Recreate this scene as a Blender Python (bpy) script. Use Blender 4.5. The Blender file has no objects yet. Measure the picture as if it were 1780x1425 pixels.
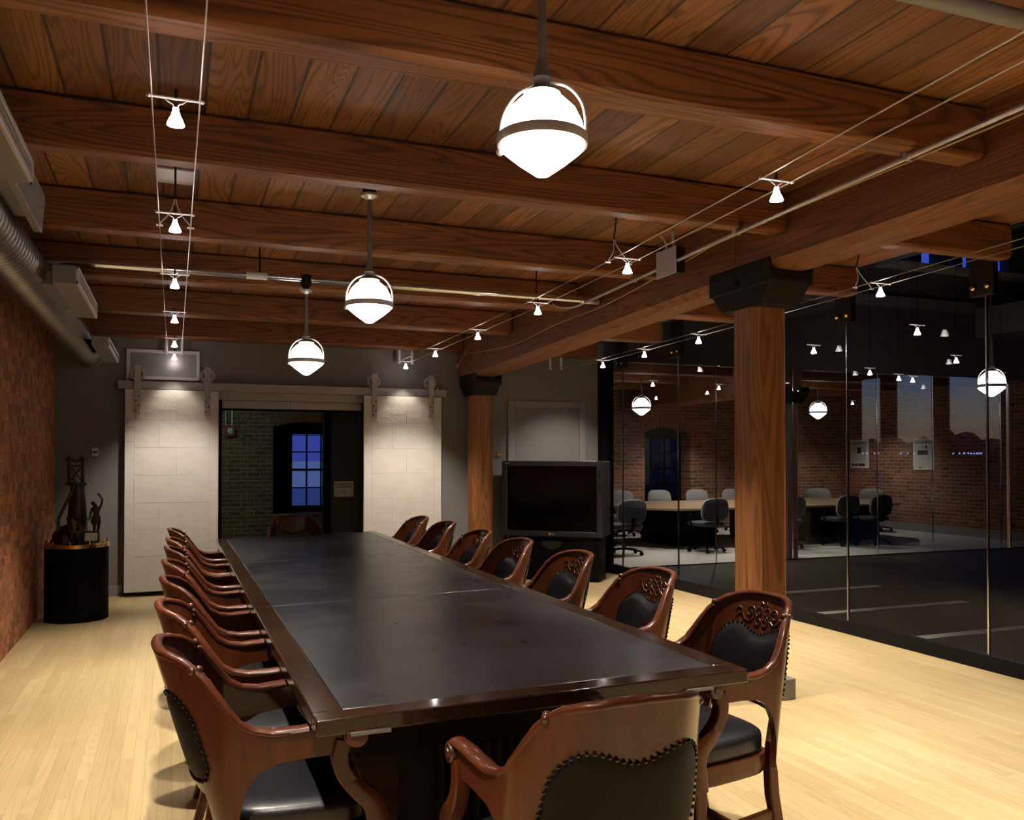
import bpy, math, random
from math import sin, cos, pi, sqrt, radians
from mathutils import Vector, Matrix
random.seed(7)
S = bpy.context.scene
COL = S.collection

# ------------------------------------------------------------------ camera
F_PX, W_PX, H_PX = 1497.0, 1780.0, 1425.0
cd = bpy.data.cameras.new('camera')
cam = bpy.data.objects.new('camera', cd)
COL.objects.link(cam)
cam.location = (0, 0, 1.45)
cam.rotation_euler = (radians(90.85), 0, radians(-21.44))
cd.sensor_fit = 'HORIZONTAL'
cd.sensor_width = 36.0
cd.lens = 36.0 * F_PX / W_PX
cd.shift_y = (796 - F_PX * math.tan(radians(0.85)) - H_PX / 2) / W_PX
cd.clip_start = 0.05
cd.clip_end = 400
S.camera = cam
S.view_settings.view_transform = 'Standard'
S.view_settings.look = 'None'
S.view_settings.exposure = 0.0
S.view_settings.gamma = 1.0
S.view_settings.use_curve_mapping = False

# ------------------------------------------------------------------ world: dusk sky, sunset glow towards +x, deep blue towards +y
wd = bpy.data.worlds.new('dusk_sky')
S.world = wd
wd.use_nodes = True
nt = wd.node_tree
nt.nodes.clear()
def wn(t, **k):
    n = nt.nodes.new(t)
    for a, b in k.items(): setattr(n, a, b)
    return n
tc = wn('ShaderNodeTexCoord')
sx = wn('ShaderNodeSeparateXYZ')
nt.links.new(tc.outputs['Generated'], sx.inputs[0])
r1 = wn('ShaderNodeValToRGB')
r1.color_ramp.elements[0].position = 0.0
r1.color_ramp.elements[0].color = (1.00, 0.50, 0.24, 1)
r1.color_ramp.elements[1].position = 0.115
r1.color_ramp.elements[1].color = (0.30, 0.52, 1.15, 1)
e = r1.color_ramp.elements.new(0.045); e.color = (1.05, 0.90, 0.62, 1)
e = r1.color_ramp.elements.new(0.08); e.color = (0.62, 0.80, 1.00, 1)
nt.links.new(sx.outputs['Z'], r1.inputs[0])
r2 = wn('ShaderNodeValToRGB')
r2.color_ramp.elements[0].position = 0.0
r2.color_ramp.elements[0].color = (0.045, 0.065, 0.30, 1)
r2.color_ramp.elements[1].position = 0.35
r2.color_ramp.elements[1].color = (0.05, 0.12, 0.65, 1)
nt.links.new(sx.outputs['Z'], r2.inputs[0])
rm = wn('ShaderNodeMapRange')
rm.inputs['From Min'].default_value = -0.30
rm.inputs['From Max'].default_value = 0.10
rm.clamp = True
nt.links.new(sx.outputs['Y'], rm.inputs['Value'])
mx = wn('ShaderNodeMix', data_type='RGBA')
nt.links.new(rm.outputs[0], mx.inputs['Factor'])
nt.links.new(r1.outputs[0], mx.inputs['A'])
nt.links.new(r2.outputs[0], mx.inputs['B'])
bg = wn('ShaderNodeBackground')
bg.inputs['Strength'].default_value = 0.9
nt.links.new(mx.outputs['Result'], bg.inputs[0])
wo = wn('ShaderNodeOutputWorld')
nt.links.new(bg.outputs[0], wo.inputs[0])

# light levels of the lamps in the room
SPOT_W = 295.0        # each small cable spot
GLOBE_E = 10.5        # pendant globes
BULB_E = 40.0
WARM = (1.0, 0.90, 0.765)
PINK = (1.0, 0.84, 0.80)

# ------------------------------------------------------------------ materials
class NG:
    def __init__(s, name):
        s.m = bpy.data.materials.new(name); s.m.use_nodes = True
        s.t = s.m.node_tree; s.t.nodes.clear()
        s.out = s.n('ShaderNodeOutputMaterial')
        s.b = s.n('ShaderNodeBsdfPrincipled'); s.l(s.b.outputs[0], s.out.inputs[0])
    def n(s, ty, **k):
        x = s.t.nodes.new(ty)
        for a, b in k.items(): setattr(x, a, b)
        return x
    def l(s, a, b): s.t.links.new(a, b)
    def put(s, sock, v):
        if hasattr(v, 'links') or hasattr(v, 'is_output'): s.l(v, sock)
        else: sock.default_value = v
    def math(s, op, a, b=0.0, c=None):
        x = s.n('ShaderNodeMath', operation=op); s.put(x.inputs[0], a); s.put(x.inputs[1], b)
        if c is not None: s.put(x.inputs[2], c)
        return x.outputs[0]
    def mix(s, f, a, b, mode='MIX'):
        x = s.n('ShaderNodeMix', data_type='RGBA', blend_type=mode)
        s.put(x.inputs['Factor'], f); s.put(x.inputs['A'], a); s.put(x.inputs['B'], b)
        return x.outputs['Result']
    def ramp(s, f, stops):
        x = s.n('ShaderNodeValToRGB'); cr = x.color_ramp
        cr.elements[0].position, cr.elements[0].color = stops[0][0], stops[0][1]
        cr.elements[1].position, cr.elements[1].color = stops[-1][0], stops[-1][1]
        for p, c in stops[1:-1]:
            e = cr.elements.new(p); e.color = c
        s.l(f, x.inputs[0]); return x.outputs[0]
    def obj(s): return s.n('ShaderNodeTexCoord').outputs['Object']
    def map(s, v, sc=(1,1,1), loc=(0,0,0)):
        x = s.n('ShaderNodeMapping'); s.l(v, x.inputs['Vector'])
        x.inputs['Scale'].default_value = sc; x.inputs['Location'].default_value = loc
        return x.outputs[0]
    def noise(s, v, scale, det=3, rough=0.55, dist=0.0):
        x = s.n('ShaderNodeTexNoise'); s.l(v, x.inputs['Vector'])
        x.inputs['Scale'].default_value = scale; x.inputs['Detail'].default_value = det
        x.inputs['Roughness'].default_value = rough; x.inputs['Distortion'].default_value = dist
        return x.outputs[0]
    def bump(s, h, st, d=0.01):
        x = s.n('ShaderNodeBump'); x.inputs['Strength'].default_value = st; x.inputs['Distance'].default_value = d
        s.l(h, x.inputs['Height']); s.l(x.outputs[0], s.b.inputs['Normal'])
    def xyz(s, v):
        x = s.n('ShaderNodeSeparateXYZ'); s.l(v, x.inputs[0]); return x.outputs
    def comb(s, a, b, c):
        x = s.n('ShaderNodeCombineXYZ'); s.put(x.inputs[0], a); s.put(x.inputs[1], b); s.put(x.inputs[2], c); return x.outputs[0]
    def set(s, **k):
        nm = dict(color='Base Color', rough='Roughness', metal='Metallic', coat='Coat Weight', coatr='Coat Roughness',
                  spec='Specular IOR Level', emis='Emission Color', emst='Emission Strength', trans='Transmission Weight', sheen='Sheen Weight')
        for a, v in k.items(): s.put(s.b.inputs[nm[a]], v)
        return s
def C(r, g, b): return (r, g, b, 1.0)

def plain(name, col, rough=0.5, metal=0.0, coat=0.0, var=0.12, scale=30.0, bump=0.0, spec=0.5):
    g = NG(name); v = g.obj()
    n = g.noise(v, scale, 3)
    c = g.mix(n, C(*[x * (1 - var) for x in col]), C(*[min(1, x * (1 + var)) for x in col]))
    g.set(color=c, rough=rough, metal=metal, coat=coat, coatr=0.12, spec=spec)
    if bump: g.bump(n, bump, 0.004)
    return g.m

def wood(name, dark, lite, axis, grain=1.0, rough=0.5, coat=0.0, rings=True, lines=0.6, bump=0.15):
    g = NG(name); v = g.obj()
    oi = g.n('ShaderNodeObjectInfo')
    va = g.n('ShaderNodeVectorMath', operation='ADD'); g.l(v, va.inputs[0])
    off = g.math('MULTIPLY', oi.outputs['Random'], 37.0)
    g.l(g.comb(off, g.math('MULTIPLY', off, 0.37), g.math('MULTIPLY', off, 0.71)), va.inputs[1])
    v = va.outputs[0]
    lo, hi = 1.2 * grain, 14.0 * grain
    sc = [hi, hi, hi]; sc['xyz'.index(axis)] = lo
    v1 = g.map(v, sc)
    n1 = g.noise(v1, 1.0, 5, 0.6, 0.6)
    sc2 = [60 * grain] * 3; sc2['xyz'.index(axis)] = 2.2 * grain
    n2 = g.noise(g.map(v, sc2), 1.0, 3, 0.6, 0.2)
    c = g.mix(n1, C(*dark), C(*lite))
    if rings:
        sc3 = [6.5 * grain] * 3; sc3['xyz'.index(axis)] = 0.42 * grain
        n3 = g.noise(g.map(v, sc3), 1.0, 1, 0.4, 0.5)
        w = g.math('SINE', g.math('MULTIPLY', n3, 115.0))
        w = g.math('POWER', g.math('MULTIPLY_ADD', w, 0.5, 0.5), 3.0)
        c = g.mix(g.math('MULTIPLY', w, lines), c, C(*[x * 0.30 for x in dark]))
    c = g.mix(g.math('MULTIPLY', n2, 0.5), c, C(*[x * 0.55 for x in dark]))
    g.set(color=c, rough=rough, coat=coat, coatr=0.06, spec=0.5 if not coat else 0.2)
    if bump: g.bump(g.math('ADD', n2, n1), bump, 0.002)
    return g.m

def planks(name, dark, lite, width, length, rough, seam, coat=0.0, grainc=0.5, axis='y', off=0.0, lightvar=1.0):
    """boards running along y (or x): each board has its own tone and grain, dark joints between"""
    g = NG(name); v = g.obj(); o = g.xyz(v)
    a, b = (o[0], o[1]) if axis == 'y' else (o[1], o[0])
    u = g.math('ADD', g.math('DIVIDE', a, width), off)
    i = g.math('FLOOR', u); fr = g.math('FRACT', u)
    wn1 = g.n('ShaderNodeTexWhiteNoise', noise_dimensions='1D'); g.l(i, wn1.inputs['W'])
    y = g.math('ADD', g.math('DIVIDE', b, length), g.math('MULTIPLY', wn1.outputs['Value'], 9.0))
    j = g.math('FLOOR', y); fy = g.math('FRACT', y)
    wn2 = g.n('ShaderNodeTexWhiteNoise', noise_dimensions='2D'); g.l(g.comb(i, j, 0.0), wn2.inputs['Vector'])
    tone = wn2.outputs['Value']
    gv = g.comb(g.math('ADD', a, g.math('MULTIPLY', i, 3.7)), g.math('ADD', b, g.math('MULTIPLY', tone, 50.0)), 0.0)
    n1 = g.noise(g.map(gv, (16, 1.1, 1)), 1.0, 5, 0.6, 0.5)
    n2 = g.noise(g.map(gv, (90, 3.0, 1)), 1.0, 3, 0.6, 0.2)
    n3 = g.noise(g.map(gv, (7.0, 0.42, 1)), 1.0, 1, 0.4, 0.6)
    w = g.math('POWER', g.math('MULTIPLY_ADD', g.math('SINE', g.math('MULTIPLY', n3, 120.0)), 0.5, 0.5), 3.0)
    t = g.math('ADD', g.math('MULTIPLY', n1, 0.55), g.math('MULTIPLY', g.math('SUBTRACT', tone, 0.25), 0.9 * lightvar))
    c = g.mix(g.math('MINIMUM', g.math('MAXIMUM', t, 0.0), 1.0), C(*dark), C(*lite))
    c = g.mix(g.math('MULTIPLY', w, grainc), c, C(*[x * 0.35 for x in dark]))
    c = g.mix(g.math('MULTIPLY', n2, 0.35 * min(1, grainc * 2)), c, C(*[x * 0.6 for x in dark]))
    ed = g.math('MINIMUM', fr, g.math('SUBTRACT', 1.0, fr))
    s1 = g.math('LESS_THAN', ed, seam / width)
    ed2 = g.math('MINIMUM', fy, g.math('SUBTRACT', 1.0, fy))
    s2 = g.math('LESS_THAN', ed2, seam / length * 0.8)
    sm = g.math('MAXIMUM', s1, s2)
    c = g.mix(g.math('MULTIPLY', sm, 0.85), c, C(*[x * 0.12 for x in dark]))
    g.set(color=c, rough=rough, coat=coat, coatr=0.25)
    g.bump(g.math('SUBTRACT', n2, g.math('MULTIPLY', sm, 3.0)), 0.12, 0.002)
    return g.m

def brick(name, c1, c2, mortar, axis, bw=0.21, rh=0.072, rough=0.85, bias=0.0):
    g = NG(name); v = g.obj(); o = g.xyz(v)
    a = o[1] if axis == 'y' else o[0]
    wob = g.noise(g.map(v, (3, 3, 9)), 1.5, 2)
    bv = g.comb(g.math('ADD', a, g.math('MULTIPLY', wob, 0.014)), g.math('ADD', o[2], g.math('MULTIPLY', g.noise(g.map(v, (7, 7, 4)), 1.0, 2), 0.024)), 0.0)
    bt = g.n('ShaderNodeTexBrick'); g.l(bv, bt.inputs['Vector'])
    bt.inputs['Scale'].default_value = 1.0; bt.inputs['Brick Width'].default_value = bw; bt.inputs['Row Height'].default_value = rh
    bt.inputs['Mortar Size'].default_value = 0.006; bt.inputs['Mortar Smooth'].default_value = 0.3; bt.inputs['Bias'].default_value = bias
    bt.inputs['Color1'].default_value = C(*c1); bt.inputs['Color2'].default_value = C(*c2); bt.inputs['Mortar'].default_value = C(*mortar)
    n = g.noise(v, 26.0, 4)
    c = g.mix(0.75, bt.outputs['Color'], g.ramp(n, [(0.25, C(0.35, 0.35, 0.35)), (0.75, C(1.25, 1.2, 1.15))]), 'MULTIPLY')
    g.set(color=c, rough=rough, spec=0.25)
    h = g.math('SUBTRACT', g.math('MULTIPLY', n, 0.5), bt.outputs['Fac'])
    g.bump(h, 0.8, 0.012)
    return g.m

def emit(name, col, st):
    g = NG(name); g.t.nodes.remove(g.b)
    e = g.n('ShaderNodeEmission'); e.inputs[0].default_value = C(*col); e.inputs[1].default_value = st
    g.l(e.outputs[0], g.out.inputs[0]); return g.m

def glass(name, base, tint=(1, 1, 1)):
    g = NG(name); g.t.nodes.remove(g.b)
    lw = g.n('ShaderNodeLayerWeight'); lw.inputs['Blend'].default_value = 0.5
    f = g.math('ADD', base, g.math('MULTIPLY', g.math('POWER', lw.outputs['Facing'], 5.0), 0.8 - base))
    tr = g.n('ShaderNodeBsdfTransparent'); tr.inputs[0].default_value = C(*tint)
    gl = g.n('ShaderNodeBsdfGlossy'); gl.inputs['Roughness'].default_value = 0.0
    ms = g.n('ShaderNodeMixShader'); g.l(f, ms.inputs[0]); g.l(tr.outputs[0], ms.inputs[1]); g.l(gl.outputs[0], ms.inputs[2])
    g.l(ms.outputs[0], g.out.inputs[0]); return g.m

M = {}
M['joist'] = wood('joist_timber', (0.15, 0.048, 0.012), (0.36, 0.132, 0.034), 'x', 1.0, 0.55, lines=0.75)
M['girder'] = wood('girder_timber', (0.15, 0.048, 0.012), (0.33, 0.120, 0.031), 'y', 1.0, 0.55, lines=0.6)
M['post'] = wood('post_timber', (0.20, 0.072, 0.020), (0.38, 0.155, 0.045), 'z', 1.0, 0.5, lines=0.6)
M['ceil'] = planks('ceiling_boards', (0.11, 0.039, 0.011), (0.42, 0.170, 0.046), 0.178, 30.0, 0.6, 0.006, grainc=0.6, off=0.35, lightvar=0.7)
M['floor'] = planks('maple_boards', (0.43, 0.31, 0.145), (0.61, 0.475, 0.255), 0.058, 0.85, 0.36, 0.0005, coat=0.10, grainc=0.16, lightvar=0.6)
M['floordim'] = planks('dimmed_hall_boards', (0.020, 0.012, 0.007), (0.038, 0.024, 0.013), 0.058, 0.85, 0.5, 0.0005, grainc=0.08, lightvar=0.5)  # dimness of the hall put into the colour of its boards
M['floordim'].node_tree.nodes['Principled BSDF'].inputs['Specular IOR Level'].default_value = 0.15
M['brickL'] = brick('brick_red', (0.54, 0.20, 0.080), (0.21, 0.070, 0.036), (0.26, 0.20, 0.15), 'y', 0.118, 0.075, bias=-0.05)
M['brickX'] = brick('brick_brown', (0.33, 0.13, 0.060), (0.16, 0.070, 0.042), (0.36, 0.32, 0.27), 'x')
M['brickY'] = brick('brick_brown_side', (0.33, 0.13, 0.060), (0.16, 0.070, 0.042), (0.36, 0.32, 0.27), 'y')
M['voussoir'] = plain('arch_brick', (0.26, 0.10, 0.05), 0.9, var=0.4, scale=9, bump=0.4)
M['grey'] = plain('grey_wall_paint', (0.150, 0.142, 0.138), 0.7, var=0.05, scale=14, bump=0.05)
M['greytrim'] = plain('grey_trim_paint', (0.20, 0.185, 0.175), 0.5, var=0.05, scale=14)
M['darkwall'] = plain('dark_partition_paint', (0.075, 0.066, 0.060), 0.8, var=0.08)
M['black'] = plain('black_paint', (0.004, 0.004, 0.0045), 0.6, var=0.2, spec=0.06)
M['blackgloss'] = plain('black_gloss', (0.006, 0.006, 0.009), 0.35, var=0.1, spec=0.12)
M['iron'] = plain('cast_iron', (0.010, 0.007, 0.006), 0.6, var=0.3, scale=60, bump=0.4, spec=0.2)
M['bronze'] = plain('dark_bronze', (0.050, 0.041, 0.034), 0.36, var=0.25, scale=40, metal=0.7)
M['brass'] = plain('brass', (0.70, 0.48, 0.16), 0.25, metal=1.0, var=0.1)
M['chrome'] = plain('polished_steel', (0.62, 0.62, 0.66), 0.18, metal=1.0, var=0.06)
M['galv'] = plain('galvanised_steel', (0.25, 0.24, 0.245), 0.36, metal=0.85, var=0.18, scale=18)
M['seam'] = plain('oxidised_seam', (0.10, 0.09, 0.09), 0.5, metal=0.5)
M['ductpaint'] = plain('grey_sheet_metal', (0.21, 0.20, 0.20), 0.5, metal=0.3, var=0.1)
M['conduit'] = plain('steel_conduit', (0.50, 0.46, 0.42), 0.35, metal=0.8, var=0.1)
M['alu'] = plain('pale_aluminium', (0.60, 0.56, 0.56), 0.4, metal=0.4, var=0.06)
M['railpaint'] = plain('taupe_metal_paint', (0.30, 0.275, 0.255), 0.5, var=0.05, scale=10)
M['stem'] = plain('pendant_stem_metal', (0.20, 0.18, 0.17), 0.4, metal=0.6)
M['mahog'] = wood('mahogany', (0.030, 0.0065, 0.002), (0.135, 0.032, 0.0085), 'x', 1.0, 0.36, coat=0.4, rings=False, bump=0.03)
M['mahogz'] = wood('mahogany_upright', (0.030, 0.0065, 0.002), (0.135, 0.032, 0.0085), 'z', 1.0, 0.36, coat=0.4, rings=False, bump=0.03)
M['carve'] = plain('carved_mahogany', (0.055, 0.016, 0.006), 0.35, coat=0.35)
M['tabwood'] = wood('table_mahogany', (0.014, 0.006, 0.0032), (0.040, 0.018, 0.009), 'y', 1.0, 0.16, coat=0.5, rings=False, bump=0.04)
M['tabbase'] = wood('table_base_mahogany', (0.004, 0.002, 0.0015), (0.010, 0.005, 0.003), 'z', 1.0, 0.6, rings=False)
M['tabbase'].node_tree.nodes['Principled BSDF'].inputs['Specular IOR Level'].default_value = 0.1
def leather(name, col, rough, fine=140.0, spec=0.5, st=0.22, big=2.0):
    g = NG(name); v = g.obj()
    n = g.noise(v, fine, 4); n2 = g.noise(v, 5.0, 3)
    c = g.mix(n2, C(*[x * 0.7 for x in col]), C(*[x * 1.5 for x in col]))
    g.set(color=c, rough=g.math('MULTIPLY_ADD', n2, 0.18, rough - 0.09), spec=spec)
    if st: g.bump(g.math('ADD', n, g.math('MULTIPLY', n2, big)), st, 0.003)
    return g.m
M['leather'] = leather('black_leather', (0.007, 0.007, 0.009), 0.34)
M['leatherout'] = leather('worn_black_leather', (0.0065, 0.0055, 0.0045), 0.6, 140.0, 0.12)
M['tableather'] = leather('table_leather', (0.007, 0.007, 0.010), 0.31, 160.0, 0.85, 0.0, 0.0)
M['nail'] = plain('nailhead_metal', (0.05, 0.045, 0.045), 0.25, metal=0.9)
M['tv'] = plain('tv_plastic', (0.022, 0.022, 0.034), 0.4, var=0.05)
M['tvdark'] = plain('tv_dark_plastic', (0.004, 0.004, 0.007), 0.5, spec=0.10)
M['screen'] = plain('tv_screen', (0.003, 0.003, 0.003), 0.10, var=0.02, spec=0.35)
M['silver'] = plain('silver_print', (0.65, 0.62, 0.58), 0.4)
M['white'] = plain('white_paper', (0.62, 0.64, 0.58), 0.7, var=0.04)
M['ink'] = plain('printing_ink', (0.03, 0.03, 0.03), 0.8)
M['beige'] = plain('beige_plastic', (0.50, 0.45, 0.34), 0.5)
M['redbox'] = plain('red_enamel', (0.30, 0.03, 0.02), 0.4)
M['carpet'] = plain('pale_carpet', (0.34, 0.32, 0.27), 0.95, var=0.25, scale=220, bump=0.5)
M['conftop'] = plain('oak_veneer', (0.22, 0.15, 0.08), 0.35, var=0.1)
M['greyfab'] = plain('grey_upholstery', (0.23, 0.22, 0.21), 0.9, var=0.15, scale=200)
M['darkfab'] = plain('dark_upholstery', (0.035, 0.035, 0.035), 0.9, var=0.15, scale=200)
M['concrete'] = plain('dusk_concrete', (0.42, 0.44, 0.46), 0.8, var=0.1, scale=2)
M['asphalt'] = plain('dark_ground', (0.12, 0.12, 0.14), 0.9)
M['hill'] = plain('wooded_hillside', (0.02, 0.022, 0.02), 1.0)
M['rubber'] = plain('cord_beige', (0.36, 0.24, 0.11), 0.6)
M['globe'] = emit('lit_opal_glass', (1.0, 0.90, 0.78), GLOBE_E)
M['bulb'] = emit('lit_reflector_bulb', (1.0, 0.86, 0.82), BULB_E)
M['townlight'] = emit('town_lamp', (0.45, 0.65, 1.0), 6.0)
M['glass'] = glass('clear_glass', 0.012, (0.86, 0.87, 0.89))
M['glass2'] = glass('reflective_glass', 0.085, (0.94, 0.95, 0.97))
M['panedark'] = glass('dark_tinted_pane', 0.03, (0.16, 0.17, 0.22))
M['pane'] = glass('window_pane', 0.03, (0.9, 0.92, 1.0))
M['addedtube'] = emit('added_tube_glow', (0.45, 1.0, 0.85), 60.0)  # glow of the added lobby light
M['palestrip'] = plain('pale_floor_strip', (0.62, 0.55, 0.46), 0.5)

def sheet_mat():
    g = NG('riveted_sheet'); v = g.obj()
    n = g.noise(g.map(v, (1, 1, 1.6)), 5.0, 3, 0.5); n2 = g.noise(v, 45.0, 3)
    c = g.mix(n, C(0.43, 0.40, 0.36), C(0.56, 0.53, 0.48))
    g.set(color=c, rough=0.5, metal=0.0, spec=0.4)
    g.bump(g.math('ADD', g.math('MULTIPLY', n, 4.0), n2), 0.35, 0.006); return g.m
M['sheet'] = sheet_mat()

# ------------------------------------------------------------------ mesh builder
class MB:
    def __init__(s): s.v = []; s.f = []
    def add(s, vs, fs):
        o = len(s.v); s.v += [tuple(p) for p in vs]; s.f += [tuple(i + o for i in f) for f in fs]; return s
    def box(s, x0, x1, y0, y1, z0, z1):
        return s.add([(x0,y0,z0),(x1,y0,z0),(x1,y1,z0),(x0,y1,z0),(x0,y0,z1),(x1,y0,z1),(x1,y1,z1),(x0,y1,z1)],
                     [(0,3,2,1),(4,5,6,7),(0,1,5,4),(1,2,6,5),(2,3,7,6),(3,0,4,7)])
    def cbox(s, c, d, m=None):
        b = MB().box(-d[0]/2, d[0]/2, -d[1]/2, d[1]/2, -d[2]/2, d[2]/2)
        mm = Matrix.Translation(c) @ (m if m is not None else Matrix())
        return s.add([mm @ Vector(p) for p in b.v], b.f)
    def hexa(s, bot, top):
        return s.add(list(bot) + list(top), [(0,3,2,1),(4,5,6,7),(0,1,5,4),(1,2,6,5),(2,3,7,6),(3,0,4,7)])
    def loft(s, rings, cap=True, closed=True):
        n = len(rings[0]); vs = [p for r in rings for p in r]; fs = []
        for i in range(len(rings) - 1):
            for j in range(n if closed else n - 1):
                k = (j + 1) % n
                fs.append((i*n+j, i*n+k, (i+1)*n+k, (i+1)*n+j))
        if cap:
            fs.append(tuple(reversed(range(n)))); fs.append(tuple((len(rings)-1)*n + j for j in range(n)))
        return s.add(vs, fs)
    def lathe(s, prof, c=(0,0,0), n=24, m=None):
        rings = []
        for r, z in prof:
            ring = [Vector((r*cos(2*pi*j/n), r*sin(2*pi*j/n), z)) for j in range(n)]
            if m is not None: ring = [m @ p for p in ring]
            rings.append([Vector(c) + p for p in ring])
        return s.loft(rings)
    def tube(s, pts, r, n=8, closed=False):
        pts = [Vector(p) for p in pts]; L = len(pts)
        rr = r if isinstance(r, (list, tuple)) else [r] * L
        rings = []; prev = None
        for i, p in enumerate(pts):
            if closed: t = pts[(i+1) % L] - pts[i-1]
            else: t = pts[min(i+1, L-1)] - pts[max(i-1, 0)]
            t.normalize()
            if prev is None:
                u = t.orthogonal().normalized()
            else:
                u = (prev - t * prev.dot(t))
                u = u.normalized() if u.length > 1e-6 else t.orthogonal().normalized()
            prev = u; w = t.cross(u)
            rings.append([p + (u*cos(2*pi*j/n) + w*sin(2*pi*j/n)) * rr[i] for j in range(n)])
        if closed: rings.append(rings[0])
        return s.loft(rings, cap=not closed)
    def rsweep(s, pts, sec, side):
        """rectangular bar along pts; side = fixed sideways axis, sec = [(width, depth)...]"""
        pts = [Vector(p) for p in pts]; side = Vector(side).normalized(); rings = []
        for i, p in enumerate(pts):
            t = (pts[min(i+1, len(pts)-1)] - pts[max(i-1, 0)]).normalized()
            n = side.cross(t).normalized(); w, d = sec[i] if isinstance(sec, list) else sec
            q = 0.22
            a, b = w/2, d/2
            ring = [(a,-b*(1-q)),(a,b*(1-q)),(a*(1-q),b),(-a*(1-q),b),(-a,b*(1-q)),(-a,-b*(1-q)),(-a*(1-q),-b),(a*(1-q),-b)]
            rings.append([p + side*x + n*y for x, y in ring])
        return s.loft(rings)
    def ball(s, c, r, n=10, k=6, sz=1.0):
        prof = [(max(1e-4, r*sin(pi*i/k)), -r*sz*cos(pi*i/k)) for i in range(k+1)]
        return s.lathe(prof, c, n)
    def prism(s, poly, z0, z1, m=None):
        rings = [[Vector((x, y, z)) for x, y in poly] for z in (z0, z1)]
        if m is not None: rings = [[m @ p for p in r] for r in rings]
        return s.loft(rings)
    def build(s, name, mat, parent=None, ang=35, bevel=0.0):
        me = bpy.data.meshes.new(name); me.from_pydata(s.v, [], s.f)
        import bmesh
        bm = bmesh.new(); bm.from_mesh(me)
        bmesh.ops.recalc_face_normals(bm, faces=bm.faces); bm.to_mesh(me); bm.free()
        me.shade_smooth(); me.set_sharp_from_angle(angle=radians(ang))
        me.materials.append(M[mat] if isinstance(mat, str) else mat)
        o = bpy.data.objects.new(name, me); COL.objects.link(o)
        if parent is not None: o.parent = parent
        if bevel:
            b = o.modifiers.new('bevel', 'BEVEL'); b.width = bevel; b.segments = 1 if bevel > 0.015 else 2; b.limit_method = 'ANGLE'
        return o

def tag(o, label=None, cat=None, group=None, kind=None):
    if label: o['label'] = label
    if cat: o['category'] = cat
    if group: o['group'] = group
    if kind: o['kind'] = kind
    return o
def thing(name, label, cat, loc=(0,0,0), rz=0.0, group=None):
    o = bpy.data.objects.new(name, None); COL.objects.link(o)
    o.location = loc; o.rotation_euler = (0, 0, rz); o.empty_display_size = 0.1
    return tag(o, label, cat, group)
def copy_tree(o, parent=None):
    c = o.copy(); COL.objects.link(c)
    if parent is not None: c.parent = parent
    for ch in list(o.children): copy_tree(ch, c)
    return c
def struct(name, mb, mat, parent=None, **k):
    o = mb.build(name, mat, parent, **k)
    if parent is None: o['kind'] = 'structure'
    return o
def smooth_path(pts, k=6):
    P = [Vector(p) for p in pts]; out = []
    for i in range(len(P)-1):
        a, b, c, d = P[max(i-1,0)], P[i], P[i+1], P[min(i+2, len(P)-1)]
        for j in range(k):
            t = j / k
            out.append(0.5*((2*b) + (c-a)*t + (2*a-5*b+4*c-d)*t*t + (3*b-3*c+d-a)*t**3))
    out.append(P[-1]); return out
def lerp(a, b, t): return a + (b - a) * t
def ss(a, b, x):
    t = max(0.0, min(1.0, (x - a) / (b - a))); return t*t*(3-2*t)
# ------------------------------------------------------------------ the setting
YB = 9.99          # face of the grey back wall
ZC = 2.94          # underside of the ceiling boards
ZJ = 2.72          # underside of the joists
XG = 5.20          # glass partition
YE = 15.0          # brick outer wall behind lobby and meeting room
Z_HALL = 6.6
struct('floor', MB().box(-1.4, XG, -2.2, 10.0, -0.12, 0.0), 'floor')
struct('floor_hall', MB().box(XG, 16.2, -2.2, 10.0, -0.12, 0.0), 'floordim')
struct('floor_lobby', MB().box(-1.4, 5.2, 10.0, 15.6, -0.12, 0.0), 'floor')
struct('floor_meeting', MB().box(5.2, 14.6, 10.0, 15.6, -0.12, 0.004), 'carpet')
struct('ceiling', MB().box(-1.4, 4.97, -2.2, 10.19, ZC, ZC + 0.1), 'ceil')
struct('ceiling_lobby', MB().box(-1.4, 5.2, 10.19, 15.6, ZC, ZC + 0.1), 'ceil')
struct('ceiling_meeting', MB().box(5.2, 14.6, 10.19, 15.6, ZC, ZC + 0.1), 'ceil')
struct('ceiling_hall', MB().box(4.97, 16.2, -2.2, 10.2, Z_HALL, Z_HALL + 0.1), 'black')
struct('wall_left', MB().box(-1.4, -1.14, -2.2, 15.6, 0, ZC), 'brickL')
struct('wall_front', MB().box(-1.4, 16.2, -2.4, -2.2, 0, Z_HALL), 'grey')
bw = MB().box(-1.14, 0.46, YB, YB + 0.18, 0, ZC).box(2.07, XG, YB, YB + 0.18, 0, ZC).box(0.46, 2.07, YB, YB + 0.18, 2.10, ZC)
struct('wall_back', bw, 'grey')
struct('baseboard_back', MB().box(-1.14, -0.50, YB - 0.018, YB, 0, 0.11).box(2.97, 3.84, YB - 0.018, YB, 0, 0.11).box(4.95, 5.12, YB - 0.018, YB, 0, 0.11), 'greytrim', bevel=0.004)
struct('trim_1', MB().box(0.44, 2.07, YB - 0.045, YB, 2.09, 2.185), 'railpaint', bevel=0.003)
t2 = MB().box(0.46, 1.23, 10.02, 10.10, 2.005, 2.09).box(1.236, 2.07, 10.02, 10.10, 2.005, 2.09)
struct('trim_2', t2, M['railpaint'], bevel=0.003)
struct('trim_3', MB().box(0.46, 0.492, YB, YB + 0.20, 0, 2.10).box(2.038, 2.07, YB, YB + 0.20, 0, 2.10).box(0.46, 2.07, YB + 0.15, YB + 0.2, 1.985, 2.10), 'black')

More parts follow.
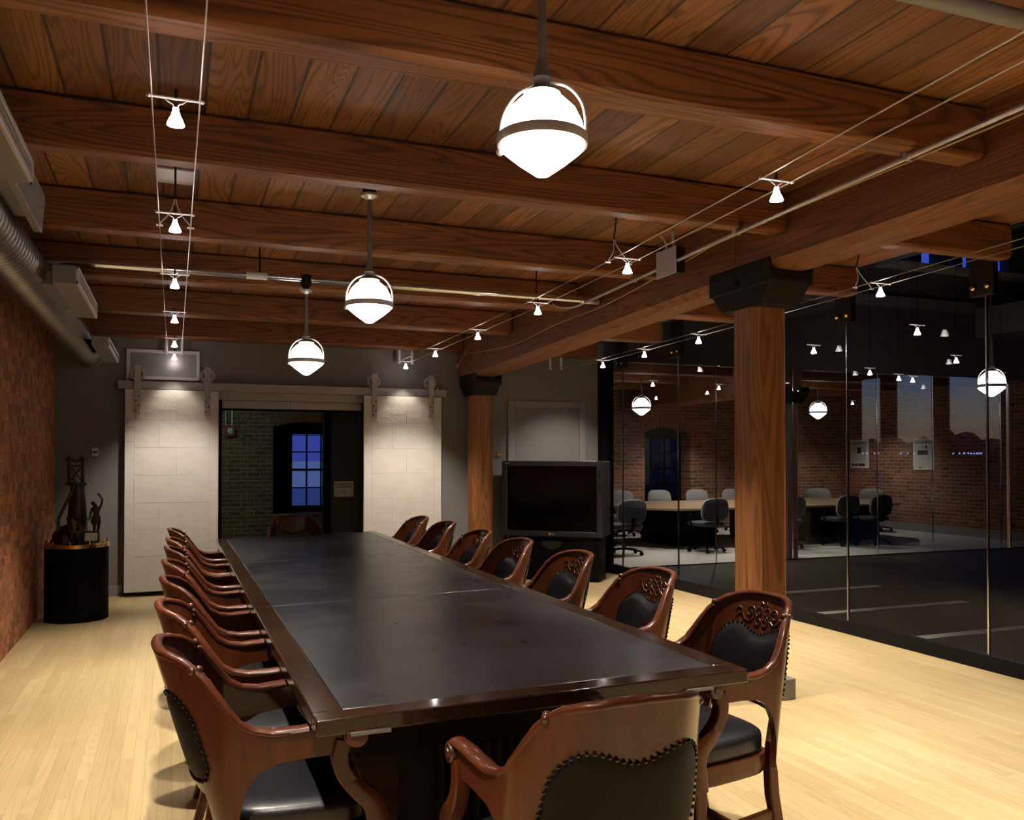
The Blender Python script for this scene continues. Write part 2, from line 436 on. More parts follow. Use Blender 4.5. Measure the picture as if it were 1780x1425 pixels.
# plain grey door in the back wall behind the television
d1 = struct('door_1', MB().box(3.945, 4.845, YB - 0.012, YB, 0.0, 2.085), 'grey')
fr = MB().box(3.86, 3.945, YB - 0.03, YB, 0, 2.165).box(4.845, 4.925, YB - 0.03, YB, 0, 2.165).box(3.945, 4.845, YB - 0.03, YB, 2.085, 2.165)
fr.build('door_frame', 'greytrim', d1, bevel=0.004)

# outer brick wall with arched window openings
def arch_wall(x0, x1, z1, ops, y0, y1):
    mb = MB(); ops = sorted(ops); cx = x0
    def q(a, b, c, d): mb.add([a, b, c, d], [(0, 1, 2, 3)])
    def col(xa, xb, za0, za1, zb0, zb1):      # quad column, low edge z?0 to high edge z?1
        for y in (y0, y1): q((xa, y, za0), (xb, y, zb0), (xb, y, zb1), (xa, y, za1))
    for xa, xb, zs, zp, rise in ops:
        col(cx, xa, 0, z1, 0, z1); col(xa, xb, 0, zs, 0, zs)
        q((xa, y0, zs), (xb, y0, zs), (xb, y1, zs), (xa, y1, zs))
        q((xa, y0, zs), (xa, y1, zs), (xa, y1, zp), (xa, y0, zp)); q((xb, y0, zs), (xb, y1, zs), (xb, y1, zp), (xb, y0, zp))
        N = 14
        def za(x): u = (2*(x - xa)/(xb - xa) - 1); return zp + rise * (1 - u*u)
        for i in range(N):
            a, b = lerp(xa, xb, i/N), lerp(xa, xb, (i+1)/N)
            col(a, b, za(a), z1, za(b), z1)
            q((a, y0, za(a)), (b, y0, za(b)), (b, y1, za(b)), (a, y1, za(a)))
        cx = xb
    col(cx, x1, 0, z1, 0, z1)
    return mb
OPS = [(1.56, 2.72, 0.50, 1.97, 0.10), (8.73, 9.80, 0.50, 1.95, 0.14)]
we = struct('wall_outer', arch_wall(-1.4, 14.6, ZC, OPS, YE, YE + 0.5), 'brickX')
for xa, xb, zs, zp, rise in OPS:
    ar = MB(); N = 15
    for row in range(2):
        for i in range(N):
            u0, u1 = (i + 0.06)/N, (i + 0.94)/N
            pts = []
            for u, e in ((u0, 0), (u1, 0), (u1, 1), (u0, 1)):
                x = lerp(xa - 0.02, xb + 0.02, u); k = 2*u - 1
                z = zp + rise*(1 - k*k) + 0.004
                off = row*0.118 + e*0.112
                sl = k*0.45
                pts.append((x + sl*off, z + off*sqrt(max(0.2, 1 - sl*sl))))
            ar.hexa([(p[0], YE - 0.012, p[1]) for p in pts], [(p[0], YE + 0.02, p[1]) for p in pts])
    ar.build('brick_arch', 'voussoir', we)
for k, (xa, xb, zs, zp, rise) in enumerate(OPS):
    w = struct('window_%d' % (k+1), MB().box(xa, xb, YE + 0.40, YE + 0.408, zs, zp + rise), 'pane' if k == 0 else 'panedark')
    f = MB(); yA, yB_ = YE + 0.36, YE + 0.43
    inx = 0.36 if k == 0 else 0.05
    f.box(xa, xa + inx, yA, yB_, zs, zp + 0.02).box(xb - 0.05, xb, yA, yB_, zs, zp + 0.02).box(xa, xb, yA, yB_, zs, zs + 0.12).box(xa, xb, yA, yB_, zp - 0.10, zp + rise)
    f.build('window_frame', 'black', w)
    g_ = MB(); n = 3
    for i in range(1, n): x = lerp(xa + inx, xb - 0.05, i/n); g_.box(x - 0.012, x + 0.012, yA + 0.01, yB_ - 0.01, zs + 0.1, zp - 0.1)
    for i in range(1, 4):
        z = lerp(zs + 0.12, zp - 0.1, i/4); h = 0.02 if i == 2 else 0.011
        g_.box(xa + inx, xb - 0.05, yA + 0.01, yB_ - 0.01, z - h, z + h)
    g_.build('glazing_bars', 'black', w)

# lobby partition
struct('wall_lobby', MB().box(1.88, 5.2, 11.2, 11.3, 0, ZC), 'darkwall')
struct('trim_4', MB().box(1.80, 1.88, 11.15, 11.34, 0, ZC), 'black')
fl = thing('added_tube_light', 'greenish tube light added unseen on the lobby ceiling behind the left sliding door', 'light', (-0.35, 13.0, ZC))  # fixture added out of view to light the lobby brick green
MB().box(-0.6, 0.6, -0.06, 0.06, -0.05, 0).build('housing', 'alu', fl)
for s_ in (-1, 1): MB().tube([(-0.57, s_*0.03, -0.065), (0.57, s_*0.03, -0.065)], 0.013, 10).build('tube', 'addedtube', fl)
struct('wall_meeting_left', MB().box(5.12, 5.2, 10.17, YE, 0, ZC), 'brickY')
struct('wall_meeting_right', MB().box(13.7, 13.9, 10.05, YE, 0, ZC), 'brickY')
struct('baseboard_meeting', MB().box(13.66, 13.7, 10.05, YE, 0, 0.16), 'greytrim')

# glass partition along the right side
rail = MB().box(XG - 0.03, XG + 0.03, -2.2, 9.87, 0, 0.105)
wr = struct('wall_right', rail, 'blackgloss', bevel=0.004)
JY = [9.47, 8.20, 6.90, 5.63, 4.31, 3.00, 1.70, 0.40, -0.90]
ed = [9.87] + JY + [-2.2]
for a, b in zip(ed, ed[1:]): MB().box(XG - 0.006, XG + 0.006, b + 0.007, a - 0.007, 0.105, ZJ).build('glass_pane', 'glass', wr)
for y in JY:
    MB().box(XG - 0.008, XG + 0.008, y - 0.006, y + 0.006, 0.105, ZJ).build('glass_joint', 'chrome', wr)
    p = MB().box(XG - 0.03, XG + 0.03, y - 0.07, y + 0.11, 2.57, 3.06).build('patch_fitting', 'iron', wr, bevel=0.004)
    b = MB()
    for dy in (-0.035, 0.075): b.lathe([(0.001, 0), (0.02, 0.002), (0.02, 0.012), (0.012, 0.022), (0.001, 0.024)], (XG - 0.03, y + dy, 2.63), 10, Matrix.Rotation(-pi/2, 4, 'Y'))
    b.build('bolt', 'brass', p)
MB().box(XG - 0.08, XG + 0.08, 9.86, YB, 0, ZJ).build('end_post', 'black', wr)
MB().box(5.08, 5.27, -2.2, YB, 3.06, 3.2).build('head_channel', 'black', wr)
struct('wall_hall', MB().box(4.97, 5.07, -2.2, 10.0, ZC, Z_HALL), 'black')

# meeting room glass
wm = struct('wall_meeting', MB().box(5.28, 14.2, 9.985, 10.015, 0, 0.012), 'blackgloss')
JX = [6.94, 8.24, 9.80, 10.90, 12.35]
ex = [5.28] + JX + [14.2]
for a, b in zip(ex, ex[1:]): MB().box(a + 0.006, b - 0.006, 9.994, 10.006, 0.012, ZJ).build('glass_pane', 'glass2', wm)
for x in JX: MB().box(x - 0.006, x + 0.006, 9.992, 10.008, 0.012, ZJ).build('glass_joint', 'chrome', wm)

# tall hall: upper wall with windows, ledge, band
up = MB().box(5.07, 16.2, 10.02, 10.19, ZC, 4.40).box(5.07, 16.2, 10.02, 10.19, 5.25, Z_HALL)
up.box(5.2, 14.2, 10.02, 10.15, ZJ, ZC)
wx = [(9.55, 9.92), (10.05, 10.22), (10.32, 10.52), (10.72, 11.06), (11.22, 11.45), (11.58, 11.85), (12.3, 12.6)]
c = 5.07
for a, b in wx: up.box(c, a, 10.02, 10.19, 4.40, 5.25); c = b
up.box(c, 16.2, 10.02, 10.19, 4.40, 5.25)
struct('wall_upper', up, M['darkwall'])
w3 = struct('window_3', MB().box(9.5, 12.7, 10.10, 10.105, 4.40, 5.25), 'pane')
gb = MB()
for a, b in wx:
    if b - a < 0.26: gb.box((a+b)/2 - 0.012, (a+b)/2 + 0.012, 10.06, 10.14, 4.4, 5.25)
    for z in (4.6, 4.8, 5.0): 
        if b - a < 0.26: gb.box(a, b, 10.06, 10.14, z - 0.012, z + 0.012)
gb.build('glazing_bars', 'black', w3)
struct('trim_5', MB().box(9.1, 13.4, 9.80, 10.02, 4.32, 4.40), 'alu')
struct('trim_6', MB().box(8.2, 11.72, 9.9, 10.02, 3.73, 3.88), 'ductpaint')
struct('wall_hall_right', MB().box(16.0, 16.2, -2.2, 2.97, 0, Z_HALL).box(16.0, 16.2, 3.77, 4.12, 0, Z_HALL).box(16.0, 16.2, 5.34, 5.62, 0, Z_HALL).box(16.0, 16.2, 7.03, 10.2, 0, Z_HALL)
       .box(16.0, 16.2, 2.97, 7.03, 0, 0.7).box(16.0, 16.2, 2.97, 7.03, 3.42, Z_HALL), 'black')
for k, (a, b) in enumerate(((2.97, 3.77), (4.12, 5.34), (5.62, 7.03))):
    w = struct('window_%d' % (k + 4), MB().box(16.1, 16.106, a, b, 0.7, 3.42), 'pane')
    MB().box(16.06, 16.14, a, a + 0.03, 0.7, 3.42).box(16.06, 16.14, b - 0.03, b, 0.7, 3.42).build('window_frame', 'black', w)
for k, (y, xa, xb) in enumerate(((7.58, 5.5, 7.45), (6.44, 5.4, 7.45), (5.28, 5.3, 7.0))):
    struct('trim_%d' % (7 + k), MB().box(xa, xb, y - 0.055, y + 0.055, 0.0, 0.004), 'palestrip')  # thin pale strips lying across the hall floor

bx_ = MB().box(11.75, 12.9, 8.9, 9.95, 3.35, 3.80).build('duct_box', 'ductpaint', bevel=0.01)
tag(bx_, 'grey box duct high in the dark hall at upper right', 'duct')
# outside: ground, hillside, highway
struct('ground', MB().box(-150, 300, -320, 260, -6.2, -6.0), 'asphalt')
hl = MB(); rows = []
for i in range(61):
    s = lerp(0.80, 1.42, i/60); D = 175.0
    x = D*s/(0.931 + s*0.3655); y = x/s
    yy = 20 - y
    h = 5.0 + 2.0*math.exp(-((s - 1.135)/0.05)**2) + 0.6*sin(i*1.3) + 0.35*sin(i*3.7)
    dx, dy = x/sqrt(x*x + yy*yy), yy/sqrt(x*x + yy*yy)
    rows.append([(x, yy, -6), (x, yy, h*0.6), (x + dx*6, yy + dy*6, h), (x + dx*30, yy + dy*30, h*0.8), (x + dx*60, yy + dy*60, -6)])
hl.loft(rows, cap=False, closed=False)
tag(hl.build('hillside', 'hill', None, ang=60), 'dark wooded hill on the horizon under the dusk sky', 'hill')
for i, s in enumerate((0.935, 0.945, 0.952, 0.960, 0.975, 0.982, 0.99, 1.026, 1.040, 1.053, 1.133, 1.146, 1.156, 1.165, 1.171, 1.177, 1.183, 1.188, 1.193)):
    D = 120.0; x = D*s/(0.931 + s*0.3655); y = 20 - x/s
    o = MB().ball((0, 0, 0), 0.13, 8, 6).build('town_lamp', 'townlight')
    MB().tube([(0, 0, -0.1), (0, 0, -8.1)], 0.05, 6).build('lamp_post', 'black', o)
    o.location = (x, y, 2.1)
    tag(o, 'tiny distant town light below the hill, %s in its blue-white row' % ('leftmost', 'second from the left', 'third from the left', 'fourth from the left', 'fifth from the left', 'sixth from the left', 'seventh from the left', 'eighth from the left', 'ninth from the left', 'middle', 'ninth from the right', 'eighth from the right', 'seventh from the right', 'sixth from the right', 'fifth from the right', 'fourth from the right', 'third from the right', 'second from the right', 'rightmost')[i], 'lamp', 'distant town lights')
hw = [('upper', 50.0, 2.9, 4.6, 0.0), ('middle', 38.0, 0.3, 1.3, 0.0), ('lower', 27.0, -1.6, -0.5, 0.0)]
for nm, y, z0, z1, tl in hw:
    r = thing('highway_ramp', {'upper': 'highest concrete highway ramp outside the lobby window', 'middle': 'middle concrete highway ramp outside the lobby window, on pillars',
              'lower': 'lowest concrete roadway outside the lobby window'}[nm], 'highway', (0, y, 0), tl, 'highway ramps outside')
    MB().box(-14, 30, 0.2, 7, z0, z0 + 0.35).build('deck', 'concrete', r)
    MB().box(-14, 30, 0, 0.25, z0 - 0.1, z1).build('parapet', 'concrete', r)
    for x in (-6, 2.6, 11, 20): MB().lathe([(0.45, -6), (0.45, z0)], (x, 3, 0), 14).build('pillar', 'concrete', r)

# ------------------------------------------------------------------ timber frame
JO = [(2.645, 2.785), (3.915, 4.035), (5.24, 5.385), (6.60, 6.80), (8.13, 8.335), (9.69, 9.94)]
names = ['nearest the camera', 'second from the camera, above the nearest pendant light', 'third from the camera', 'fourth from the camera, just behind the silver pipe', 'fifth from the camera', 'against the grey back wall']
for (a, b), nm in zip(JO, names):
    o = MB().box(-1.14, 3.2, a, b, ZJ, ZC).build('ceiling_joist', 'joist', bevel=0.018)
    tag(o, 'brown ceiling joist over the table, ' + nm, 'beam', 'ceiling joists over the table')
    o = MB().box(3.48, 4.965, a, b, ZJ, ZC).build('ceiling_joist', 'joist', bevel=0.018)
    tag(o, 'short joist right of the girder, ' + nm.replace(', above the nearest pendant light', '').replace(', just behind the silver pipe', ''), 'beam', 'short joists right of the girder')
def girder(name, x0, x1, ya, yb, za, zb, zt, label, group=None):
    c_ = 0.045; rings = []
    for y, z in ((ya, za), (yb, zb)):
        rings.append([(x0, y, zt), (x0, y, z + c_), (x0 + c_, y, z), (x1 - c_, y, z), (x1, y, z + c_), (x1, y, zt)])
    o = MB().loft(rings).build(name, 'girder')
    return tag(o, label, 'beam', group)
girder('timber_girder', 3.2, 3.48, -2.2, 4.40, 2.575, 2.545, ZC, 'heavy timber girder overhead at right, nearer the camera, over the near column', 'timber girders')
girder('timber_girder', 3.2, 3.48, 4.405, 9.97, 2.53, 2.36, ZC, 'heavy timber girder running from the near column to the far column', 'timber girders')
girder('timber_girder', 8.16, 8.44, 10.04, 14.98, 2.40, 2.36, ZC, 'timber girder inside the meeting room behind the glass', 'timber girders')
for y in (11.3, 12.6, 13.9):
    for xa, xb, nm in ((5.2, 8.16, 'left'), (8.44, 13.7, 'right')):
        o = MB().box(xa, xb, y, y + 0.14, ZJ, ZC).build('ceiling_joist', 'joist', bevel=0.018)
        tag(o, 'dark joist in the meeting room %s of its girder, %s' % (nm, {11.3: 'closest to the glass', 12.6: 'middle of three', 13.9: 'closest to the brick wall'}[y]), 'beam', 'meeting room joists')

def column(x, y, ztop, zcap, label, plate=True):
    r = thing('timber_column', label, 'column', (x, y, 0), 0, 'timber columns')
    a, c_ = 0.125, 0.042
    oct_ = [(a, -a + c_), (a, a - c_), (a - c_, a), (-a + c_, a), (-a, a - c_), (-a, -a + c_), (-a + c_, -a), (a - c_, -a)]
    MB().prism(oct_, 0.0, ztop).build('shaft', 'post', r)
    if plate: MB().box(-0.145, 0.145, -0.145, 0.145, 0, 0.125).build('base_block', M['greytrim'], r, bevel=0.004)
    # flared iron cap: narrow foot, wide head with side cheeks
    cp = MB()
    w0, w1, l0, l1 = 0.13, 0.15, 0.20, 0.30
    zb = ztop - 0.01
    rings = [[(-w0, -l0, zb), (w0, -l0, zb), (w0, l0, zb), (-w0, l0, zb)], [(-w1, -l1, zb + 0.13), (w1, -l1, zb + 0.13), (w1, l1, zb + 0.13), (-w1, l1, zb + 0.13)],
             [(-w1, -l1, zcap), (w1, -l1, zcap), (w1, l1, zcap), (-w1, l1, zcap)]]
    cp.loft(rings)
    for sx_ in (-1, 1): cp.box(min(sx_*0.142, sx_*0.162), max(sx_*0.142, sx_*0.162), -l1, l1, zb + 0.11, zcap + 0.07)
    o = cp.build('iron_cap', 'iron', r, bevel=0.01)
    MB().box(-0.168, -0.160, -0.02, 0.02, zb + 0.14, zb + 0.17).build('lug', 'black', o)
    return r
column(3.345, 4.36, 2.365, 2.545, 'thick brown timber column right of the table, nearer the camera')
column(3.36, 9.58, 2.19, 2.365, 'timber column by the back wall left of the television')
column(8.30, 10.20, 2.25, 2.40, 'dark timber column standing just inside the meeting room glass', plate=False)
# ------------------------------------------------------------------ sliding doors on the back wall
rl = thing('door_rail', 'long flat grey steel rail for the two sliding doors', 'rail', (1.24, 9.87, 2.22))
MB().box(-1.79, 1.795, 0, 0.016, -0.043, 0.043).build('bar', 'railpaint', rl, bevel=0.002)
for x in (-1.70, -1.06, -0.36, 0.17, 0.62, 1.07, 1.68):
    MB().lathe([(0.001, 0), (0.016, 0.001), (0.017, 0.012), (0.001, 0.013)], (x, 0, 0.0), 8, Matrix.Rotation(pi/2, 4, 'X')).lathe([(0.011, 0), (0.011, 0.10)], (x, 0.012, 0.0), 8, Matrix.Rotation(-pi/2, 4, 'X')).build('bolt', 'railpaint', rl)
for x in (-1.70, 1.68): MB().lathe([(0.001, 0), (0.016, 0.0), (0.016, 0.03), (0.001, 0.032)], (x, 0.008, 0.043), 8).build('end_stop', 'railpaint', rl)
def barn_door(x0, x1, straps, label):
    z0, z1 = 0.05, 2.168; cx = (x0 + x1)/2
    d = thing('barn_door', label, 'door', (cx, 9.83, 0), 0, 'sliding sheet metal doors')
    w = (x1 - x0)/2
    MB().box(-w, w, -0.02, 0.02, z0, z1).build('core', 'railpaint', d, bevel=0.003)
    sh = MB(); rows = [z0, 0.42, 0.70, 0.98, 1.27, 1.56, 1.85, z1]
    e = 0.09
    for k, (a, b) in enumerate(zip(rows, rows[1:])):
        sp = (-w + e, w - e) if k % 2 else (-w + e, -w + e + 0.55*(2*w - 2*e), w - e)
        if k in (5, 2): sp = (-w + e, -w + e + 0.24, w - e)
        for p, q in zip(sp, sp[1:]): sh.box(p + 0.0012, q - 0.0012, -0.0235 - 0.0012*(k % 2), -0.0195, a + 0.0012, b - 0.0012)
    zz = [z0, 0.55, 1.1, 1.62, z1]
    for p, q in ((-w, -w + e - 0.001), (w - e + 0.001, w)):
        for a, b in zip(zz, zz[1:]): sh.box(p, q, -0.0245, -0.0195, a + 0.001, b - 0.001)
    sh.build('metal_sheets', 'sheet', d, bevel=0.0012)
    for sx_ in straps:
        x = sx_ - cx
        st = MB().box(x - 0.031, x + 0.031, -0.034, -0.027, 1.915, 2.425).build('hanger_strap', 'railpaint', d, bevel=0.002)
        bl = MB()
        for i in range(4): bl.lathe([(0.001, 0), (0.008, 0.002), (0.006, 0.014), (0.001, 0.015)], (x + (0.013 if i % 2 else -0.013), -0.034, 1.945 + i*0.052), 8, Matrix.Rotation(pi/2, 4, 'X'))
        bl.build('bolts', 'iron', st)
        wh = MB(); cz = 2.338; R = 0.076
        ring = []
        for r_, y in ((R*0.70, 0.024), (R, 0.024), (R, 0.034), (R*0.86, 0.040), (R, 0.048), (R, 0.058), (R*0.70, 0.058), (R*0.70, 0.024)):
            ring.append([(x + r_*cos(2*pi*j/28), y, cz + r_*sin(2*pi*j/28)) for j in range(28)])
        wh.loft(ring, cap=False)
        for k in range(4):
            an = k*pi/2 + pi/4
            wh.cbox((x + 0.033*cos(an), 0.041, cz + 0.033*sin(an)), (0.062, 0.016, 0.020), Matrix.Rotation(-an, 4, 'Y'))
        wh.lathe([(0.001, -0.062), (0.014, -0.06), (0.014, 0.03), (0.001, 0.03)], (x, 0.0, cz), 10, Matrix.Rotation(pi/2, 4, 'X'))
        wh.build('wheel', 'railpaint', st)
    return d
barn_door(-0.475, 0.447, (-0.358, 0.334), 'large pale sheet metal sliding door left of the doorway, beside the pedestal')
barn_door(2.028, 2.950, (2.150, 2.825), 'large pale sheet metal sliding door right of the doorway, behind the far chairs')

# framed panel above the left sliding door
v = thing('wall_panel', 'white framed grey access panel high above the left sliding door', 'panel', (-0.107, YB, 2.449))
MB().box(-0.33, 0.33, -0.02, 0, -0.125, 0.125).build('insert', M['galv'], v)
MB().box(-0.365, -0.33, -0.032, 0, -0.16, 0.16).box(0.33, 0.365, -0.032, 0, -0.16, 0.16).box(-0.33, 0.33, -0.032, 0, 0.125, 0.16).box(-0.33, 0.33, -0.032, 0, -0.16, -0.125).build('frame', 'alu', v, bevel=0.002)
sc = MB()
for x in (-0.29, 0.0, 0.29):
    for z in (-0.143, 0.143): sc.lathe([(0.004, 0), (0.004, 0.003)], (x, -0.032, z), 8, Matrix.Rotation(pi/2, 4, 'X'))
sc.build('screws', 'iron', v)
t = thing('thermostat', 'small beige thermostat box on the grey wall above the sculpture', 'thermostat', (-0.765, YB, 1.513))
MB().box(-0.032, 0.032, -0.03, 0, -0.045, 0.045).build('cover', 'beige', t, bevel=0.005)
MB().box(-0.022, 0.022, -0.0325, -0.029, -0.012, 0.006).build('display_window', 'ink', t)
k_ = MB().lathe([(0.001, 0.046), (0.022, 0.042), (0.030, 0.028), (0.028, 0.018), (0.012, 0.010), (0.030, 0.005), (0.032, 0)], (0, 0, 0), 20, Matrix.Rotation(pi/2, 4, 'X')).build('brass_fitting', 'brass')
k_.location = (3.735, YB, 1.493); tag(k_, 'round brass fitting on the grey wall right of the far timber column', 'fitting')

# lobby: fire alarm with two conduits, paper notice
fa = thing('fire_alarm', 'red fire alarm box on the dark brick wall seen through the doorway', 'alarm', (0.86, YE, 1.90))
MB().box(-0.085, 0.085, -0.07, 0, -0.09, 0.09).build('housing', 'redbox', fa, bevel=0.008)
MB().lathe([(0.05, 0), (0.045, 0.012), (0.001, 0.016)], (0.01, -0.07, 0.0), 14, Matrix.Rotation(pi/2, 4, 'X')).build('bell_grille', 'silver', fa)
for x in (-0.06, 0.04): MB().tube([(x, -0.02, 0.09), (x, -0.02, 1.03)], 0.014, 8).build('conduit', 'conduit', fa)
pn = thing('paper_notice', 'white paper notice taped to the dark partition in the doorway', 'notice', (2.055, 11.198, 1.05))
MB().box(-0.125, 0.125, -0.002, 0, -0.1, 0.1).build('sheet', 'white', pn)
for z, a, b in ((0.062, -0.105, 0.1), (0.026, -0.10, 0.102)):
    x = a; tx = MB()
    while x < b - 0.01:
        wdt = random.uniform(0.012, 0.035); tx.box(x, min(b, x + wdt), -0.003, -0.0015, z - 0.006, z + 0.006); x += wdt + 0.007
    tx.build('text_line', 'ink', pn)
tx = MB()
tx.box(-0.003, 0.003, -0.003, -0.0015, -0.055, -0.015).box(-0.009, 0.009, -0.003, -0.0015, -0.06, -0.052)
tx.build('arrow_mark', 'ink', pn)

# ------------------------------------------------------------------ services overhead
dk = thing('spiral_duct', 'round galvanised spiral duct along the brick wall under the ceiling', 'duct', (-0.815, 0, 2.525))
prof = []; seams = []; y = -2.0; R = 0.128
while y < 9.93:
    prof += [(R, y), (R, y + 0.060), (R + 0.005, y + 0.063), (R + 0.005, y + 0.067), (R, y + 0.070)]; seams.append(y + 0.062); y += 0.0702
prof.append((R - 0.004, y))
MB().lathe(prof, (0, 0, 0), 36, Matrix.Rotation(-pi/2, 4, 'X')).build('pipe', 'galv', dk, ang=60)
sm_ = MB()
for q in seams:
    sm_.loft([[Vector(((R + rr)*cos(2*pi*j/32), q + dy, (R + rr)*sin(2*pi*j/32))) for j in range(32)] for rr, dy in ((0.0, -0.004), (0.002, -0.003), (0.002, -0.001), (0.0, 0.0))], cap=False)
sm_.build('seams', 'seam', dk, ang=60)
MB().lathe([(R - 0.006, y - 0.06), (R + 0.004, y - 0.05), (R + 0.004, y), (R - 0.02, y + 0.001)], (0, 0, 0), 36, Matrix.Rotation(-pi/2, 4, 'X')).build('end_collar', 'alu', dk)
def diffuser(ya, yb, z0, z1, xa=0.18):
    b = MB().box(xa, 0.30, ya, yb, z0, z1).build('outlet_box', 'ductpaint', dk, bevel=0.004)
    MB().box(0.09, 0.19, ya + 0.2, yb - 0.2, max(z0, -0.085) + 0.01, z1 - 0.005).build('collar', 'ductpaint', b)
    f = MB().box(0.298, 0.312, ya, yb, z0, z0 + 0.022).box(0.298, 0.312, ya, yb, z1 - 0.022, z1).box(0.298, 0.312, ya, ya + 0.03, z0, z1).box(0.298, 0.312, yb - 0.03, yb, z0, z1)
    f.build('grille_frame', 'alu', b, bevel=0.002)
    s = MB(); z = z0 + 0.03
    while z < z1 - 0.025: s.box(0.300, 0.306, ya + 0.03, yb - 0.03, z, z + 0.005); z += 0.013
    s.build('slats', 'alu', b)
    MB().box(0.295, 0.3015, ya + 0.03, yb - 0.03, z0 + 0.022, z1 - 0.022).build('recess', 'black', b)
diffuser(2.35, 3.72, -0.03, 0.06)
diffuser(5.37, 6.66, -0.10, 0.005)
diffuser(7.83, 9.20, -0.15, -0.07)
MB().hexa([(0.20, 3.80, 0.0), (0.235, 3.80, 0.0), (0.235, 4.55, -0.02), (0.20, 4.55, -0.02)], [(0.20, 3.80, 0.20), (0.235, 3.80, 0.20), (0.235, 4.65, 0.18), (0.20, 4.65, 0.18)]).box(0.0, 0.21, 3.95, 4.55, 0.05, 0.19).build('branch_plate', 'ductpaint', dk, bevel=0.004)

sp = thing('silver_pipe', 'long silver pipe crossing below the ceiling from wall to girder', 'pipe', (0, 6.2, 2.715))
MB().tube([(-1.13, 0, 0), (3.18, 0, 0)], 0.023, 14).build('tube', 'chrome', sp)
MB().tube([(0.46, 0, 0), (0.60, 0, 0)], 0.026, 14).build('coupling', 'white', sp)
for x in (0.55, 2.64):
    h = MB().tube([(x, 0, 0), (x, 0, ZC - 2.715)], 0.006, 8).lathe([(0.05, 0.217), (0.045, 0.224)], (x, 0, 0), 14).build('hanger_rod', 'iron', sp)
MB().lathe([(0.012, -0.085), (0.016, -0.07), (0.02, -0.06), (0.036, -0.045), (0.04, -0.03), (0.04, 0.03), (0.03, 0.035)], (0.865, 0, 0), 16).build('junction_box', 'iron', sp)
MB().tube([(3.02, 0, 0), (3.18, 0, -0.0)], 0.03, 12).build('end_fitting', 'conduit', sp)

ec = thing('steel_conduit', 'steel electrical conduit with a junction box running below the joists by the girder', 'conduit', (2.97, 4.80, 2.70))
pth = [(-0.38, -6.8, 0.0), (-0.165, -2.62, 0.0), (-0.065, -0.83, 0.0), (-0.01, -0.13, 0.0)]
MB().tube(smooth_path(pth, 6), 0.0115, 10).build('tube', 'conduit', ec)
pth = [(0.005, 0.10, 0.0), (0.06, 0.95, -0.005), (0.09, 1.40, -0.005), (0.085, 1.62, -0.005), (0.02, 1.78, 0.025), (-0.04, 1.83, 0.09)]
MB().tube(smooth_path(pth, 6), 0.0115, 10).build('tube', 'conduit', ec)
MB().box(-0.02, 0.045, -0.13, 0.10, -0.075, 0.09).build('junction_box', 'iron', ec, bevel=0.004)
MB().box(-0.028, -0.02, -0.135, 0.105, -0.08, 0.095).build('cover_plate', 'alu', ec, bevel=0.004)
for dy in (-0.06, 0.03):
    q = -1 if dy < 0 else 1
    MB().tube(smooth_path([(0.01, dy, 0.09), (0.0, dy, 0.16), (-0.02, dy + 0.03*q, 0.20)], 5), 0.010, 8).build('riser', 'conduit', ec)
for x, y in ((-0.128, -2.08), (-0.068, -0.82), (0.04, 0.52)): MB().cbox((x, y, 0.004), (0.05, 0.02, 0.034)).build('clamp', 'conduit', ec, bevel=0.004)
cb = MB().tube(smooth_path([(3.19, 9.90, 2.55), (3.17, 9.6, 2.66), (3.17, 9.2, 2.64), (3.165, 8.0, 2.585), (3.165, 7.0, 2.64), (3.165, 6.1, 2.655), (3.03, 4.76, 2.695), (2.90, 3.95, 2.695), (2.85, 2.2, 2.695), (2.70, 0.0, 2.695)], 8), 0.0045, 6).build('cord', 'rubber')
tag(cb, 'thin tan cord draped along the face of the girder', 'cord')
rg = MB()
for yy, zz in ((9.6, 2.675), (9.9, 2.565)): rg.tube([(3.18 + 0.0, yy + 0.03*cos(a*pi/8), zz + 0.03*sin(a*pi/8)) for a in range(16)], 0.005, 6, closed=True)
rg.build('cable_ring', 'conduit', cb)
tp = MB().tube([(0.9, 1.9, 2.80), (4.9, 1.9, 2.84)], 0.028, 12).build('ceiling_pipe', M['greytrim'])
tag(tp, 'dark pipe under the ceiling boards in the top right corner', 'pipe')

# ------------------------------------------------------------------ low voltage cable lights
def cable_light(x, y, z, label, group, ya=0.0, lit=True, pin=0.03, p=None, ang=80, tilt=0.0):
    r = thing('cable_light', label, 'light', (x, y, z), 0, group)
    MB().tube([(-0.085, 0, 0), (0.085, 0, 0)], 0.0045, 8).ball((-0.078, 0, 0), 0.007, 8, 5).ball((0.078, 0, 0), 0.007, 8, 5).build('crossbar', 'alu', r)
    w = MB()
    for s in (-1, 1): w.tube(smooth_path([(s*0.035, 0, 0.0), (s*0.022, 0, -0.012), (s*0.008, 0, -0.02), (s*0.007, 0, -0.036)], 4), 0.0022, 6)
    w.build('bracket', 'alu', r)
    MB().tube([(0, 0, 0), (0, 0, pin)], 0.005 if pin < 0.1 else 0.003, 6).build('pin', 'iron', r)
    MB().lathe([(0.009, -0.030), (0.010, -0.042), (0.013, -0.047), (0.013, -0.052), (0.020, -0.064), (0.0255, -0.078), (0.0265, -0.083), (0.024, -0.0835), (0.001, -0.087)], (0, 0, 0), 18).build('bulb', 'bulb', r)
    if lit:
        l = bpy.data.lights.new('cable_light_beam', 'SPOT'); l.energy = SPOT_W if p is None else p
        l.spot_size = radians(ang); l.spot_blend = 0.8; l.shadow_soft_size = 0.02; l.color = WARM
        lo = bpy.data.objects.new('beam', l); COL.objects.link(lo); lo.parent = r; lo.location = (0, 0, -0.10); lo.rotation_euler = (radians(tilt), 0, 0)
    return r
